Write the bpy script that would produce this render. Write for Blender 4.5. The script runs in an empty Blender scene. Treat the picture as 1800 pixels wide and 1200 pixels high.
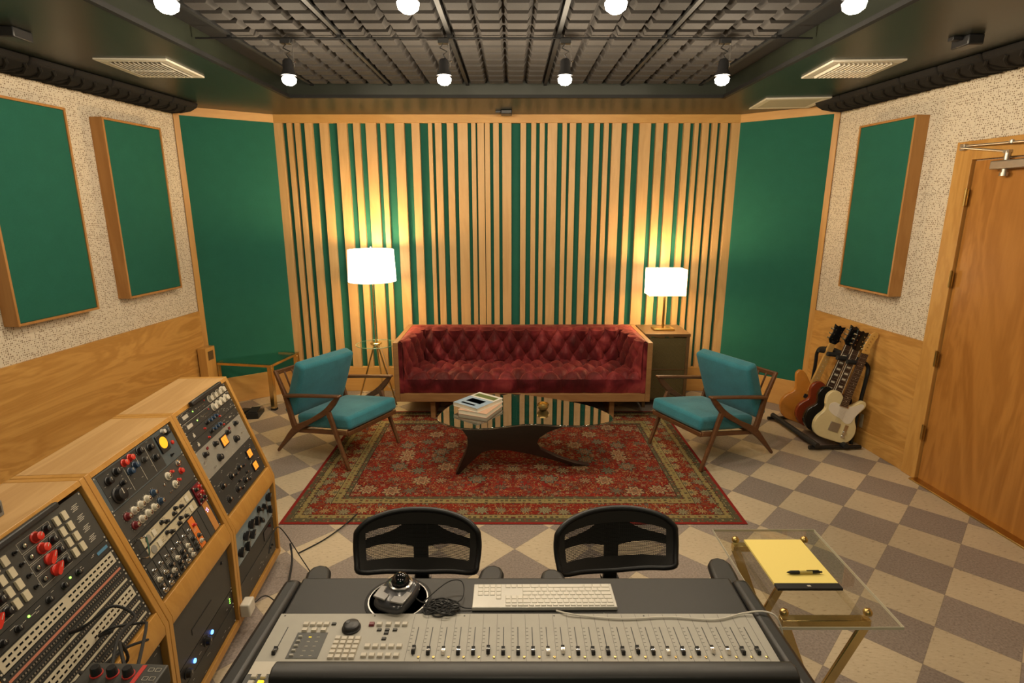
import bpy, math, random
from mathutils import Matrix, Vector
random.seed(7)
PI=math.pi
SC=bpy.context.scene
COL=SC.collection
def R(d): return math.radians(d)
# ------------------------------------------------------------------ mesh builder
class MB:
    def __init__(s): s.v=[];s.f=[];s.mi=[];s.M=Matrix.Identity(4);s.m=0
    def add(s,vs,fs):
        n=len(s.v)
        s.v+=[tuple(s.M@Vector(p)) for p in vs]
        s.f+=[tuple(i+n for i in f) for f in fs]; s.mi+=[s.m]*len(fs)
        return s
    def box(s,x0,x1,y0,y1,z0,z1):
        return s.add([(x0,y0,z0),(x1,y0,z0),(x1,y1,z0),(x0,y1,z0),(x0,y0,z1),(x1,y0,z1),(x1,y1,z1),(x0,y1,z1)],
          [(0,3,2,1),(4,5,6,7),(0,1,5,4),(1,2,6,5),(2,3,7,6),(3,0,4,7)])
    def quad(s,a,b,c,d): return s.add([a,b,c,d],[(0,1,2,3)])
    def prism(s,pts,z0,z1,axis='z'):
        n=len(pts)
        A=sum(pts[i][0]*pts[(i+1)%n][1]-pts[(i+1)%n][0]*pts[i][1] for i in range(n))
        if A<0: pts=pts[::-1]
        if axis=='z': f=lambda p,h:(p[0],p[1],h)
        elif axis=='y': f=lambda p,h:(p[0],h,p[1])
        else: f=lambda p,h:(h,p[0],p[1])
        vs=[f(p,z0) for p in pts]+[f(p,z1) for p in pts]
        fs=[tuple(range(n))[::-1],tuple(range(n,2*n))]+[(i,(i+1)%n,n+(i+1)%n,n+i) for i in range(n)]
        if axis=='y': fs=[q[::-1] for q in fs]
        return s.add(vs,fs)
    def cyl(s,p0,p1,r0,r1=None,n=12,caps=True):
        if r1 is None:r1=r0
        p0=Vector(p0);p1=Vector(p1);d=(p1-p0).normalized()
        a=d.orthogonal().normalized();b=d.cross(a)
        vs=[p0+(a*math.cos(2*PI*i/n)+b*math.sin(2*PI*i/n))*r0 for i in range(n)]+[p1+(a*math.cos(2*PI*i/n)+b*math.sin(2*PI*i/n))*r1 for i in range(n)]
        fs=[(i,(i+1)%n,n+(i+1)%n,n+i) for i in range(n)]
        if caps: fs+=[tuple(range(n))[::-1],tuple(range(n,2*n))]
        return s.add(vs,fs)
    def tube(s,pts,r,n=8,closed=False,rs=None):
        P=[Vector(p) for p in pts];k=len(P)
        prev=None;vs=[]
        for i,p in enumerate(P):
            if closed: t=(P[(i+1)%k]-P[i-1]).normalized()
            else: t=(P[min(i+1,k-1)]-P[max(i-1,0)]).normalized()
            if prev is None: a=t.orthogonal().normalized()
            else:
                a=prev-t*prev.dot(t); a=a.normalized() if a.length>1e-6 else t.orthogonal().normalized()
            prev=a;b=t.cross(a);rr=rs[i] if rs else r
            vs+=[p+(a*math.cos(2*PI*j/n)+b*math.sin(2*PI*j/n))*rr for j in range(n)]
        fs=[]
        for i in range(k if closed else k-1):
            for j in range(n):
                fs.append((i*n+j,i*n+(j+1)%n,((i+1)%k)*n+(j+1)%n,((i+1)%k)*n+j))
        if not closed: fs+=[tuple(range(n))[::-1],tuple(range((k-1)*n,k*n))]
        return s.add(vs,fs)
    def lathe(s,prof,n=24,c=(0,0,0)):
        vs=[];k=len(prof)
        for r,z in prof: vs+=[(c[0]+r*math.cos(2*PI*j/n),c[1]+r*math.sin(2*PI*j/n),c[2]+z) for j in range(n)]
        fs=[(i*n+j,i*n+(j+1)%n,(i+1)*n+(j+1)%n,(i+1)*n+j) for i in range(k-1) for j in range(n)]
        if prof[0][0]>1e-5: fs.append(tuple(range(n))[::-1])
        if prof[-1][0]>1e-5: fs.append(tuple(range((k-1)*n,k*n)))
        return s.add(vs,fs)
    def grid(s,fn,nu,nv):
        vs=[fn(i/nu,j/nv) for j in range(nv+1) for i in range(nu+1)]
        fs=[(j*(nu+1)+i,j*(nu+1)+i+1,(j+1)*(nu+1)+i+1,(j+1)*(nu+1)+i) for j in range(nv) for i in range(nu)]
        return s.add(vs,fs)
    def mesh(s,name,mats,smooth=35):
        me=bpy.data.meshes.new(name); me.from_pydata(s.v,[],s.f)
        if not isinstance(mats,(list,tuple)): mats=[mats]
        for m in mats: me.materials.append(m)
        if len(mats)>1: me.polygons.foreach_set('material_index',s.mi)
        me.polygons.foreach_set('use_smooth',[True]*len(s.f)); me.update()
        me.set_sharp_from_angle(angle=R(smooth))
        return me
    def build(s,name,mats,parent=None,bevel=0,seg=2,smooth=35,loc=None,rot=None,mw=None):
        o=bpy.data.objects.new(name,s.mesh(name,mats,smooth)); COL.objects.link(o)
        if parent: o.parent=parent
        if mw is not None: o.matrix_world=mw
        if loc: o.location=loc
        if rot: o.rotation_euler=rot
        if bevel:
            b=o.modifiers.new('bevel','BEVEL');b.width=bevel;b.segments=seg;b.limit_method='ANGLE';b.angle_limit=R(40);b.harden_normals=False
        return o
def tag(o,label=None,cat=None,group=None,kind=None):
    if label:o['label']=label
    if cat:o['category']=cat
    if group:o['group']=group
    if kind:o['kind']=kind
    return o
def thing(name,label,cat,loc=(0,0,0),rz=0,group=None,mw=None):
    o=bpy.data.objects.new(name,None);COL.objects.link(o);o.empty_display_size=.1
    if mw is not None:o.matrix_world=mw
    else:o.location=loc;o.rotation_euler=(0,0,rz)
    return tag(o,label,cat,group)
def dup(root,label=None,group=None,loc=None,rz=None):
    m={}
    def cp(o,par):
        c=o.copy();COL.objects.link(c)
        if par:c.parent=par
        for ch in [q for q in list(bpy.data.objects) if q.parent==o]: cp(ch,c)
        return c
    r=cp(root,None)
    if label:r['label']=label
    if group:r['group']=group
    if loc:r.location=loc
    if rz is not None:r.rotation_euler=(0,0,rz)
    return r
def inst(src,parent,loc,name=None,rot=None):
    c=src.copy();COL.objects.link(c);c.parent=parent;c.location=loc
    if rot:c.rotation_euler=rot
    if name:c.name=name
    return c
def frame(o,X,Y,Z):
    M=Matrix.Identity(4)
    for i,a in enumerate((X,Y,Z)):
        for j in range(3): M[j][i]=a[j]
    for j in range(3): M[j][3]=o[j]
    return M
def catmull(pts,n=6,closed=True):
    out=[];k=len(pts)
    rng=range(k) if closed else range(k-1)
    for i in rng:
        if closed: p=[Vector(pts[(i+d)%k]) for d in(-1,0,1,2)]
        else: p=[Vector(pts[max(0,min(k-1,i+d))]) for d in(-1,0,1,2)]
        for j in range(n):
            t=j/n
            out.append(tuple(.5*((2*p[1])+(p[2]-p[0])*t+(2*p[0]-5*p[1]+4*p[2]-p[3])*t*t+(3*p[1]-p[0]-3*p[2]+p[3])*t**3)))
    if not closed: out.append(tuple(pts[-1]))
    return out
def stroke(path,ws):
    """tapered plank outline around a 2D path"""
    L=[];Rr=[]
    P=[Vector(p) for p in path]
    for i,p in enumerate(P):
        t=(P[min(i+1,len(P)-1)]-P[max(i-1,0)]).normalized();n=Vector((-t.y,t.x))
        L.append(tuple(p+n*ws[i]/2));Rr.append(tuple(p-n*ws[i]/2))
    return L+Rr[::-1]
# ------------------------------------------------------------------ materials
class NT:
    def __init__(s,name):
        s.mat=bpy.data.materials.new(name);s.mat.use_nodes=True;s.t=s.mat.node_tree;s.n=s.t.nodes
        s.b=s.n['Principled BSDF'];s.out=s.n['Material Output'];s._tc=None
    def node(s,ty,**kw):
        nd=s.n.new(ty)
        for k,v in kw.items(): setattr(nd,k,v)
        return nd
    def link(s,a,b): s.t.links.new(a,b)
    def obj(s):
        if not s._tc:s._tc=s.node('ShaderNodeTexCoord')
        return s._tc.outputs['Object']
    def setin(s,sock,v):
        if isinstance(v,bpy.types.NodeSocket): s.link(v,sock)
        elif v is not None:
            if hasattr(sock.default_value,'__len__') and not hasattr(v,'__len__'): v=[v]*len(sock.default_value)
            if hasattr(sock.default_value,'__len__') and len(sock.default_value)==4 and len(v)==3: v=(*v,1)
            sock.default_value=v
    def m(s,op,a,b=None,c=None,clamp=False):
        nd=s.node('ShaderNodeMath',operation=op,use_clamp=clamp)
        for i,v in enumerate((a,b,c)):
            if v is not None:s.setin(nd.inputs[i],v)
        return nd.outputs[0]
    def vm(s,op,a,b=None):
        nd=s.node('ShaderNodeVectorMath',operation=op)
        s.setin(nd.inputs[0],a)
        if b is not None:s.setin(nd.inputs[1],b)
        return nd.outputs['Value'] if op in('LENGTH','DOT_PRODUCT','DISTANCE') else nd.outputs[0]
    def mapp(s,v,scale=(1,1,1),rot=(0,0,0),loc=(0,0,0)):
        nd=s.node('ShaderNodeMapping');s.link(v,nd.inputs[0])
        nd.inputs['Location'].default_value=loc;nd.inputs['Rotation'].default_value=rot;nd.inputs['Scale'].default_value=scale
        return nd.outputs[0]
    def noise(s,v,scale=5,detail=3,rough=.5,dist=0,out=0):
        nd=s.node('ShaderNodeTexNoise');s.link(v,nd.inputs['Vector'])
        nd.inputs['Scale'].default_value=scale;nd.inputs['Detail'].default_value=detail;nd.inputs['Roughness'].default_value=rough;nd.inputs['Distortion'].default_value=dist
        return nd.outputs[out]
    def vor(s,v,scale=5,rnd=1,feature='F1'):
        nd=s.node('ShaderNodeTexVoronoi',feature=feature);s.link(v,nd.inputs['Vector']);nd.inputs['Scale'].default_value=scale;nd.inputs['Randomness'].default_value=rnd
        return nd.outputs
    def ramp(s,v,stops,interp='LINEAR'):
        nd=s.node('ShaderNodeValToRGB');s.link(v,nd.inputs[0]);cr=nd.color_ramp;cr.interpolation=interp
        while len(cr.elements)<len(stops):cr.elements.new(.5)
        for e,(p,c) in zip(cr.elements,stops):
            e.position=p
            if not hasattr(c,'__len__'):c=(c,c,c)
            e.color=(*c,1)
        return nd.outputs[0]
    def mix(s,f,a,b,mode='MIX'):
        nd=s.node('ShaderNodeMix',data_type='RGBA',blend_type=mode)
        s.setin(nd.inputs[0],f);s.setin(nd.inputs[6],a);s.setin(nd.inputs[7],b)
        return nd.outputs[2]
    def sep(s,v):
        nd=s.node('ShaderNodeSeparateXYZ');s.link(v,nd.inputs[0]);return nd.outputs
    def comb(s,x,y,z=0):
        nd=s.node('ShaderNodeCombineXYZ')
        for i,q in enumerate((x,y,z)): s.setin(nd.inputs[i],q)
        return nd.outputs[0]
    def bump(s,h,strength=.3,dist=.01):
        nd=s.node('ShaderNodeBump');s.link(h,nd.inputs['Height']);nd.inputs['Strength'].default_value=strength;nd.inputs['Distance'].default_value=dist
        s.link(nd.outputs[0],s.b.inputs['Normal'])
    def P(s,color=None,rough=None,metal=None,spec=None,**kw):
        for k,v in (('Base Color',color),('Roughness',rough),('Metallic',metal),('Specular IOR Level',spec)):
            if v is not None:s.setin(s.b.inputs[k],v)
        for k,v in kw.items(): s.setin(s.b.inputs[k.replace('_',' ')],v)
        return s
def plain(name,c,rough=.5,metal=0,spec=.5,noise=.12,scale=30,bump=0):
    n=NT(name);nz=n.noise(n.obj(),scale,3)
    f=n.ramp(nz,[(0,1-noise),(1,1+noise)]);n.P(n.mix(1,(*c,1),f,'MULTIPLY'),rough,metal,spec)
    if bump:n.bump(nz,bump,.002)
    return n.mat
def emis(name,c,st):
    n=NT(name);nz=n.noise(n.obj(),8,1);f=n.ramp(nz,[(0,.96),(1,1)])
    n.P(n.mix(1,(*c,1),f,'MULTIPLY'),.5);n.link(n.mix(1,(*c,1),f,'MULTIPLY'),n.b.inputs['Emission Color']);n.b.inputs['Emission Strength'].default_value=st
    return n.mat
def wood(name,c1,c2,axis='z',scale=1.0,rough=.42,figure=.5,spec=.4):
    """grain runs along axis; cloudy plain-sawn figure"""
    n=NT(name);o=n.obj()
    sc={'x':(.22,1,1),'y':(1,.12,1),'z':(1,1,.16)}[axis]
    v=n.mapp(o,tuple(q*scale for q in sc))
    big=n.noise(v,2.2,4,.55,1.6)
    bands=n.m('SINE',n.m('MULTIPLY',big,42))
    fine=n.noise(n.mapp(o,tuple(q*scale*(1 if q==1 else .35) for q in sc)),55,4,.65)
    f=n.m('ADD',n.m('MULTIPLY',bands,.22*figure),n.m('ADD',n.m('MULTIPLY',big,.55),n.m('MULTIPLY',fine,.35)))
    col=n.ramp(f,[(.15,c2),(.75,c1)])
    n.P(col,rough,0,spec);n.bump(fine,.08,.002)
    return n.mat
M={}
BIRCH=((.64,.355,.10),(.44,.21,.045))
for a in 'xyz':
    M['birch_'+a]=wood('birch_'+a,*BIRCH,axis=a,scale=1.5 if a=='x' else 1,figure=.75 if a=='x' else .5)
M['slat']=wood('birch_slat',(.68,.43,.19),(.52,.30,.11),'z',1.3,.45,.35)
M['birch_dark']=wood('birch_panel_sides',(.50,.25,.075),(.36,.16,.04),'z',1.2)
M['trim']=wood('birch_trim',(.66,.38,.12),(.52,.26,.07),'x',1.,.4,.3)
M['door']=wood('door_veneer',(.50,.225,.05),(.31,.12,.022),'z',.9,.33,.6)
M['oak']=wood('oak_ply',(.60,.37,.16),(.42,.23,.08),'y',2.,.45,.5)
M['oak_edge']=wood('oak_edge',(.55,.29,.07),(.42,.20,.04),'z',2.,.4,.4)
M['walnut']=wood('walnut',(.17,.075,.03),(.085,.034,.013),'x',2.5,.35,.4)
M['walnut_z']=wood('walnut_z',(.17,.075,.03),(.085,.034,.013),'z',2.5,.35,.4)
M['sofa_wood']=wood('sofa_case_walnut',(.34,.18,.07),(.22,.105,.04),'x',1.8,.4,.4)
M['ebony']=wood('dark_stained_wood',(.018,.008,.006),(.008,.004,.003),'x',2.,.28,.4,.6)
M['cab_wood']=wood('cabinet_walnut',(.15,.085,.034),(.09,.05,.02),'x',2.,.4,.4)
def fabric(name,c,scale=500,amp=.25,rough=.9,sheen=.0,bump=.25):
    n=NT(name);o=n.obj()
    a=n.noise(o,scale,2,.6);b=n.noise(o,9,3)
    f=n.ramp(n.m('ADD',n.m('MULTIPLY',a,.7),n.m('MULTIPLY',b,.3)),[(.3,1-amp),(.7,1+amp)])
    n.P(n.mix(1,(*c,1),f,'MULTIPLY'),rough,0,.2)
    n.b.inputs['Sheen Weight'].default_value=sheen
    n.bump(a,bump,.002);return n.mat
M['green']=fabric('green_fabric',(.020,.125,.086),400,.12,.95)
M['teal']=fabric('teal_wool',(.034,.185,.235),330,.4,.95,.2,.5)
M['black_cloth']=fabric('black_cloth',(.012,.012,.012),500,.3)
# velvet
n=NT('burgundy_velvet');o=n.obj()
nz=n.noise(n.mapp(o,(1,1,1)),4.5,3,.5,.6)
nf=n.noise(n.mapp(o,(3,3,1)),18,4,.6,.6)
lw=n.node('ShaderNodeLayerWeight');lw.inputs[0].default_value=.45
base=n.ramp(nz,[(.38,(.026,.002,.004)),(.50,(.062,.005,.009)),(.60,(.14,.015,.020)),(.74,(.30,.052,.05))])  # noise paints velvet highlights and deep tones into the base colour
n.P(n.mix(n.m('MULTIPLY',lw.outputs['Facing'],.55),base,(.42,.075,.065,1)),n.ramp(nf,[(.3,.42),(.7,.62)]),0,.45)  # paler red mixed in at grazing angles paints the pile's sheen
n.b.inputs['Specular Tint'].default_value=(1,.42,.36,1)
n.b.inputs['Sheen Weight'].default_value=.12;n.b.inputs['Sheen Roughness'].default_value=.35;n.b.inputs['Sheen Tint'].default_value=(1,.35,.3,1)
n.bump(nf,.35,.01);M['velvet']=n.mat
# perforated acoustic tile: local x along wall, z up
n=NT('perforated_tile');o=n.obj();s=n.sep(o)
v=n.comb(s[0],s[2],0)
vo=n.vor(v,76,.42);d=vo['Distance']
rs=n.sep(vo['Color'])
hole=n.m('LESS_THAN',d,n.m('ADD',.25,n.m('MULTIPLY',rs[0],.12)))
jx=n.m('LESS_THAN',n.m('ABSOLUTE',n.m('SUBTRACT',n.m('FRACT',n.m('DIVIDE',s[0],.305)),.5)),.006)
jz=n.m('LESS_THAN',n.m('ABSOLUTE',n.m('SUBTRACT',n.m('FRACT',n.m('DIVIDE',s[2],.305)),.5)),.006)
j=n.m('MAXIMUM',jx,jz)
c=n.mix(hole,(.70,.62,.49,1),(.25,.18,.11,1));c=n.mix(n.m('MULTIPLY',j,.35),c,(.35,.28,.2,1))
n.P(c,.8,0,.2);n.bump(n.m('SUBTRACT',1,hole),.3,.002);M['perf']=n.mat
# floor tiles
T=.3048;TA=-.76644;TOX,TOY=1.50285,3.95252
n=NT('vinyl_floor_tiles');o=n.obj();s=n.sep(o)
dx=n.m('SUBTRACT',s[0],TOX);dy=n.m('SUBTRACT',s[1],TOY);ca,sa=math.cos(TA),math.sin(TA)
u=n.m('DIVIDE',n.m('ADD',n.m('MULTIPLY',dx,ca),n.m('MULTIPLY',dy,sa)),T)
w=n.m('DIVIDE',n.m('ADD',n.m('MULTIPLY',dx,-sa),n.m('MULTIPLY',dy,ca)),T)
fu=n.m('FLOOR',u);fw=n.m('FLOOR',w)
par=n.m('FLOORED_MODULO',n.m('ADD',fu,fw),2)
cell=n.comb(fu,fw,0)
wn=n.node('ShaderNodeTexWhiteNoise');n.link(cell,wn.inputs[0])
sp=n.noise(n.vm('ADD',n.mapp(o,(1,1,1)),n.vm('SCALE',cell)),95,4,.7)
sp2=n.noise(n.mapp(o,(1,2.5,1),(0,0,.7)),38,3,.6)
big=n.noise(o,1.3,3)
lightc=n.ramp(sp2,[(.28,(.30,.23,.15)),(.40,(.56,.46,.32)),(.7,(.61,.51,.365))])
darkc=n.ramp(sp,[(.3,(.19,.155,.135)),(.5,(.30,.25,.22)),(.72,(.40,.335,.29))])
c=n.mix(par,darkc,lightc)
c=n.mix(1,c,n.ramp(wn.outputs[0],[(0,.88),(1,1.05)]),'MULTIPLY')
c=n.mix(1,c,n.ramp(big,[(.3,.82),(.7,1.05)]),'MULTIPLY')
eu=n.m('ABSOLUTE',n.m('SUBTRACT',n.m('FRACT',u),.5));ew=n.m('ABSOLUTE',n.m('SUBTRACT',n.m('FRACT',w),.5))
seam=n.m('GREATER_THAN',n.m('MAXIMUM',eu,ew),.4955)
c=n.mix(n.m('MULTIPLY',seam,.5),c,(.15,.12,.09,1))
n.P(c,n.ramp(big,[(.3,.34),(.7,.48)]),0,.4);n.bump(sp,.04,.001);M['floor']=n.mat
# rug
RX0,RX1,RY0,RY1=-1.435,1.45,3.10,5.06
n=NT('persian_rug');o=n.obj();s=n.sep(o)
cx,cy=(RX0+RX1)/2,(RY0+RY1)/2;hx,hy=(RX1-RX0)/2,(RY1-RY0)/2
ax=n.m('ABSOLUTE',n.m('SUBTRACT',s[0],cx));ay=n.m('ABSOLUTE',n.m('SUBTRACT',s[1],cy))
d=n.m('MINIMUM',n.m('SUBTRACT',hx,ax),n.m('SUBTRACT',hy,ay))
pv=n.comb(ax,ay,0)
def flowers(scale,rnd,petals,seed,rmax):
    vv=n.vm('ADD',pv,(seed,seed*.7,0));vo=n.vor(vv,scale,rnd)
    r=vo['Distance'];dv=n.vm('SUBTRACT',n.vm('SCALE',vv),vo['Position']);
    dv=n.vm('SUBTRACT',vv,vo['Position'])
    q=n.sep(dv);ang=n.m('ARCTAN2',q[1],q[0])
    pet=n.m('MULTIPLY',n.m('COSINE',n.m('MULTIPLY',ang,petals)),.07)
    rr=n.m('DIVIDE',n.m('ADD',r,pet),rmax)
    return rr,vo['Color']
def mask(rr,a): return n.m('LESS_THAN',rr,a)
RED=(.19,.013,.010,1);GOLD=(.42,.29,.105,1);OLIVE=(.11,.105,.055,1);CREAM=(.50,.40,.24,1);DARK=(.035,.025,.02,1);BLUE=(.10,.12,.12,1)
rednz=n.noise(o,6,4)
field=n.mix(1,RED,n.ramp(rednz,[(.3,.7),(.7,1.45)]),'MULTIPLY')
def flor(basec,scale,rnd,pet,seed,rmax,colA,colB,core):
    rr,cc=flowers(scale,rnd,pet,seed,rmax);k=n.sep(cc)
    c=n.mix(mask(rr,.92),basec,DARK)
    colp=n.mix(n.m('GREATER_THAN',k[0],.5),colA,colB)
    c=n.mix(mask(rr,.82),c,colp);c=n.mix(mask(rr,.5),c,core);c=n.mix(mask(rr,.34),c,colA);c=n.mix(mask(rr,.16),c,DARK)
    return c
vine=n.noise(pv,17,2,.5,1.5);vl=n.m('LESS_THAN',n.m('ABSOLUTE',n.m('SUBTRACT',vine,.5)),.012)
vine2=n.noise(n.vm('ADD',pv,(5,3,0)),24,2,.5,1);vl2=n.m('LESS_THAN',n.m('ABSOLUTE',n.m('SUBTRACT',vine2,.5)),.012)
field=n.mix(vl,field,GOLD);field=n.mix(vl2,field,OLIVE)
field=flor(field,21,.9,5,3.3,.34,(.36,.22,.13,1),(.10,.11,.08,1),RED)
field=flor(field,6.3,.55,8,1.1,.43,(.34,.24,.13,1),(.16,.15,.10,1),(.20,.03,.02,1))
bord=n.mix(vl,(.22,.02,.012,1),OLIVE);bord=n.mix(vl2,bord,GOLD)
bord=flor(bord,22,.8,4,4.3,.33,(.30,.20,.11,1),BLUE,RED)
bord=flor(bord,8.,.3,9,2.06,.40,(.28,.23,.13,1),(.42,.28,.12,1),OLIVE)
gold=flor((.29,.225,.09,1),30,.35,4,7.2,.36,(.22,.05,.03,1),OLIVE,DARK)
guard=flor((.10,.09,.05,1),38,.5,4,9.2,.4,(.40,.32,.16,1),(.28,.05,.03,1),DARK)
def band(a,b): return n.m('MULTIPLY',n.m('GREATER_THAN',d,a),n.m('LESS_THAN',d,b))
c=field
for a,b,cc in ((-1,.022,(.26,.025,.02,1)),(.022,.062,guard),(.062,.066,DARK),(.066,.105,gold),(.105,.109,DARK),(.109,.245,bord),(.245,.249,DARK),(.249,.305,gold),(.305,.309,DARK),(.309,.335,guard),(.335,.339,DARK)):
    c=n.mix(band(a,b),c,cc)
pile=n.noise(o,260,2)
c=n.mix(1,c,n.ramp(pile,[(.3,.62),(.7,1.05)]),'MULTIPLY')
n.P(c,.95,0,.1);n.bump(pile,.5,.003);M['rug']=n.mat
M['ceil_black']=plain('glossy_dark_ceiling',(.014,.017,.011),.36,0,.5,.35,3)
M['foam']=fabric('charcoal_foam',(.040,.036,.033),300,.2)
M['foam_dark']=fabric('black_foam',(.018,.016,.014),300,.25)
M['rail']=plain('black_ceiling_rail',(.01,.01,.01),.65,spec=.25)
M['white_metal']=plain('white_vent_metal',(.62,.58,.48),.5)
M['vent_dark']=plain('vent_inside',(.10,.09,.07),.7)
M['black']=plain('black_plastic',(.012,.012,.013),.4)
M['black_gloss']=plain('black_gloss',(.006,.006,.007),.08,0,.6)
M['black_metal']=plain('black_metal',(.014,.014,.015),.35,.3)
M['rubber']=plain('black_rubber',(.012,.012,.012),.75)
M['chrome']=plain('chrome',(.75,.73,.70),.18,1)
M['steel']=plain('brushed_steel',(.50,.46,.40),.38,.9)
M['brass']=plain('polished_brass',(.72,.56,.27),.24,1)
M['brass_old']=plain('aged_brass',(.55,.38,.14),.3,1)
M['bulb']=emis('lamp_glow',(1,.93,.78),30)
M['shade']=emis('lit_linen_shade',(1,.88,.66),4.5)
M['paper']=plain('cream_paper',(.72,.66,.52),.8)
M['yellow_paper']=plain('yellow_legal_paper',(.86,.69,.20),.75,noise=.02,scale=200)
M['white']=plain('white_plastic',(.66,.62,.54),.4)
def glassy(name,tint,ior=1.5,base=.0,rough=.0):
    n=NT(name);tr=n.node('ShaderNodeBsdfTransparent');tr.inputs[0].default_value=(*tint,1)
    gl=n.node('ShaderNodeBsdfGlossy');gl.inputs['Roughness'].default_value=rough;gl.inputs[0].default_value=(1,1,1,1)
    fr=n.node('ShaderNodeLayerWeight');fr.inputs[0].default_value=.5
    sm=n.noise(n.obj(),6,2);f=n.m('ADD',n.m('MULTIPLY',n.m('POWER',fr.outputs['Facing'],4 if base<.05 else 2.2),.75),n.m('MULTIPLY_ADD',sm,.01,base+.02),clamp=True)
    mx=n.node('ShaderNodeMixShader');n.link(f,mx.inputs[0]);n.link(tr.outputs[0],mx.inputs[1]);n.link(gl.outputs[0],mx.inputs[2]);n.link(mx.outputs[0],n.out.inputs[0])
    return n.mat
M['acrylic']=glassy('clear_acrylic',(.93,.92,.88))
M['acrylic_edge']=plain('acrylic_edge',(.62,.58,.46),.15)
M['glass_green']=glassy('clear_glass',(.90,.95,.91))
M['glass_smoke']=glassy('smoked_table_glass',(.42,.45,.40),1.75,.10)
# mesh cloth
n=NT('woven_chair_mesh');s=n.sep(n.obj())
wx=n.m('SINE',n.m('MULTIPLY',s[0],780));wz=n.m('SINE',n.m('ADD',n.m('MULTIPLY',s[2],1150),n.m('MULTIPLY',wx,.9)))
al=n.m('GREATER_THAN',n.m('ADD',wz,n.m('MULTIPLY',wx,.35)),-.12)
n.P((.016,.015,.014),.6);n.link(n.m('MULTIPLY_ADD',al,.62,.38),n.b.inputs['Alpha']);M['mesh']=n.mat
# tinted cane / metal mesh for cabinet
n=NT('woven_brass_mesh');s=n.sep(n.obj())
wx=n.m('SINE',n.m('MULTIPLY',s[0],520));wz=n.m('SINE',n.m('MULTIPLY',s[2],520))
k=n.ramp(n.m('MULTIPLY',wx,wz),[(.3,(.07,.055,.018)),(.6,(.30,.235,.09))])
n.P(k,.45,.4);n.bump(n.m('MULTIPLY',wx,wz),.6,.003);M['cane']=n.mat
def solid(name,c,rough=.45,metal=0): 
    if name not in M: M[name]=plain(name,c,rough,metal,noise=.08)
    return M[name]
for k,c,r in (('knob_red',(.62,.035,.02),.3),('knob_white',(.62,.57,.46),.35),('knob_blue',(.02,.05,.10),.35),('knob_maroon',(.16,.012,.018),.35),('key_ivory',(.60,.53,.38),.45),
  ('panel_greyblue',(.075,.095,.105),.4),('panel_grey',(.25,.235,.20),.45),('panel_dark',(.030,.030,.028),.5),('panel_char',(.050,.048,.043),.5),('panel_blue',(.22,.29,.33),.4),
  ('panel_cream',(.50,.43,.29),.5),('panel_orange',(.72,.19,.03),.45),('panel_copper',(.50,.22,.06),.4),('strip_cream',(.52,.46,.34),.6),('strip_red',(.50,.18,.11),.6),('mark',(.50,.46,.38),.6),('mark_blue',(.08,.22,.36),.6),
  ('console_grey',(.36,.34,.29),.45),('console_light',(.56,.51,.42),.45),('console_dark',(.055,.055,.05),.45),('leather',(.013,.012,.011),.5),('guitar_cream',(.68,.58,.33),.25),('guitar_orange',(.52,.20,.03),.2),('guitar_red',(.20,.035,.012),.15),
  ('rosewood',(.045,.018,.010),.4),('maple',(.60,.34,.09),.3),('pickguard',(.74,.69,.60),.3),('book_blue',(.30,.42,.55),.4),('book_white',(.70,.68,.62),.4),('book_tan',(.60,.38,.26),.4),('book_green',(.12,.16,.05),.5),('red_paint',(.55,.05,.04),.4),('box_grey',(.16,.155,.14),.5)):
    solid(k,c,r)
M['meter_orange']=emis('orange_meter',(1,.30,.03),.85)
M['meter_yellow']=emis('yellow_meter',(1,.48,.02),.6)
M['led_green']=emis('green_led',(.3,1,.1),3);M['led_blue']=emis('blue_led',(.08,.25,1),6);M['led_purple']=emis('purple_led',(.55,.35,1),5);M['led_yellow']=emis('yellow_lit_button',(1,.65,.02),1.2)
# ================================================================== ROOM
CL=(-2.93,5.2);CR=(2.80,5.13);BL=(-2.27,5.685);BR=(2.175,5.685)
HC=2.745
def struct(mb,name,mat,mw=None,parent=None,bevel=0):
    o=mb.build(name,mat,parent,bevel=bevel,mw=mw)
    if not parent:o['kind']='structure'
    return o
yb=-1.7
XL=lambda y:CL[0]-.083*(CL[1]-y)
XR=lambda y:CR[0]+.083*(CR[1]-y)
m=MB();m.box(-3.75,3.75,yb-.1,5.95,-.06,0);struct(m,'floor',M['floor'])
WL=frame((CL[0],CL[1],0),(-.083,-.9965,0),(.9965,-.083,0),(0,0,1))
WR=frame((CR[0],CR[1],0),(-.083,.9965,0),(-.9965,-.083,0),(0,0,1))
LW=(CL[1]-yb)*1.0035;RW=(CR[1]-yb)*1.0035
m=MB();m.box(0,LW,-.1,0,0,2.95);struct(m,'wall_left',M['perf'],WL)
m=MB();m.box(-RW,0,-.1,0,0,2.95);struct(m,'wall_right',M['perf'],WR)
m=MB();m.box(-3.7,3.7,yb-.1,yb,0,2.95);struct(m,'wall_front',M['green'])
# plywood wainscots
m=MB();
x=0
while x<LW: m.box(x+.001,min(x+2.38,LW)-.001,0,.014,0,.95);x+=2.38
struct(m,'trim_1',M['birch_x'],WL)
m=MB();m.box(-1.305,0,0,.014,.0,.975);m.box(-RW,-2.55,0,.014,0,.975);struct(m,'trim_2',M['birch_x'],WR)
m=MB();m.box(-1.305,-.02,.014,.026,0,.135);m.box(-RW,-2.6,.014,.026,0,.135);struct(m,'baseboard_right',M['birch_x'],WR,bevel=.003)
m=MB();m.box(0.02,LW,.014,.026,0,.135);struct(m,'baseboard_left',M['birch_x'],WL,bevel=.003)
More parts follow.
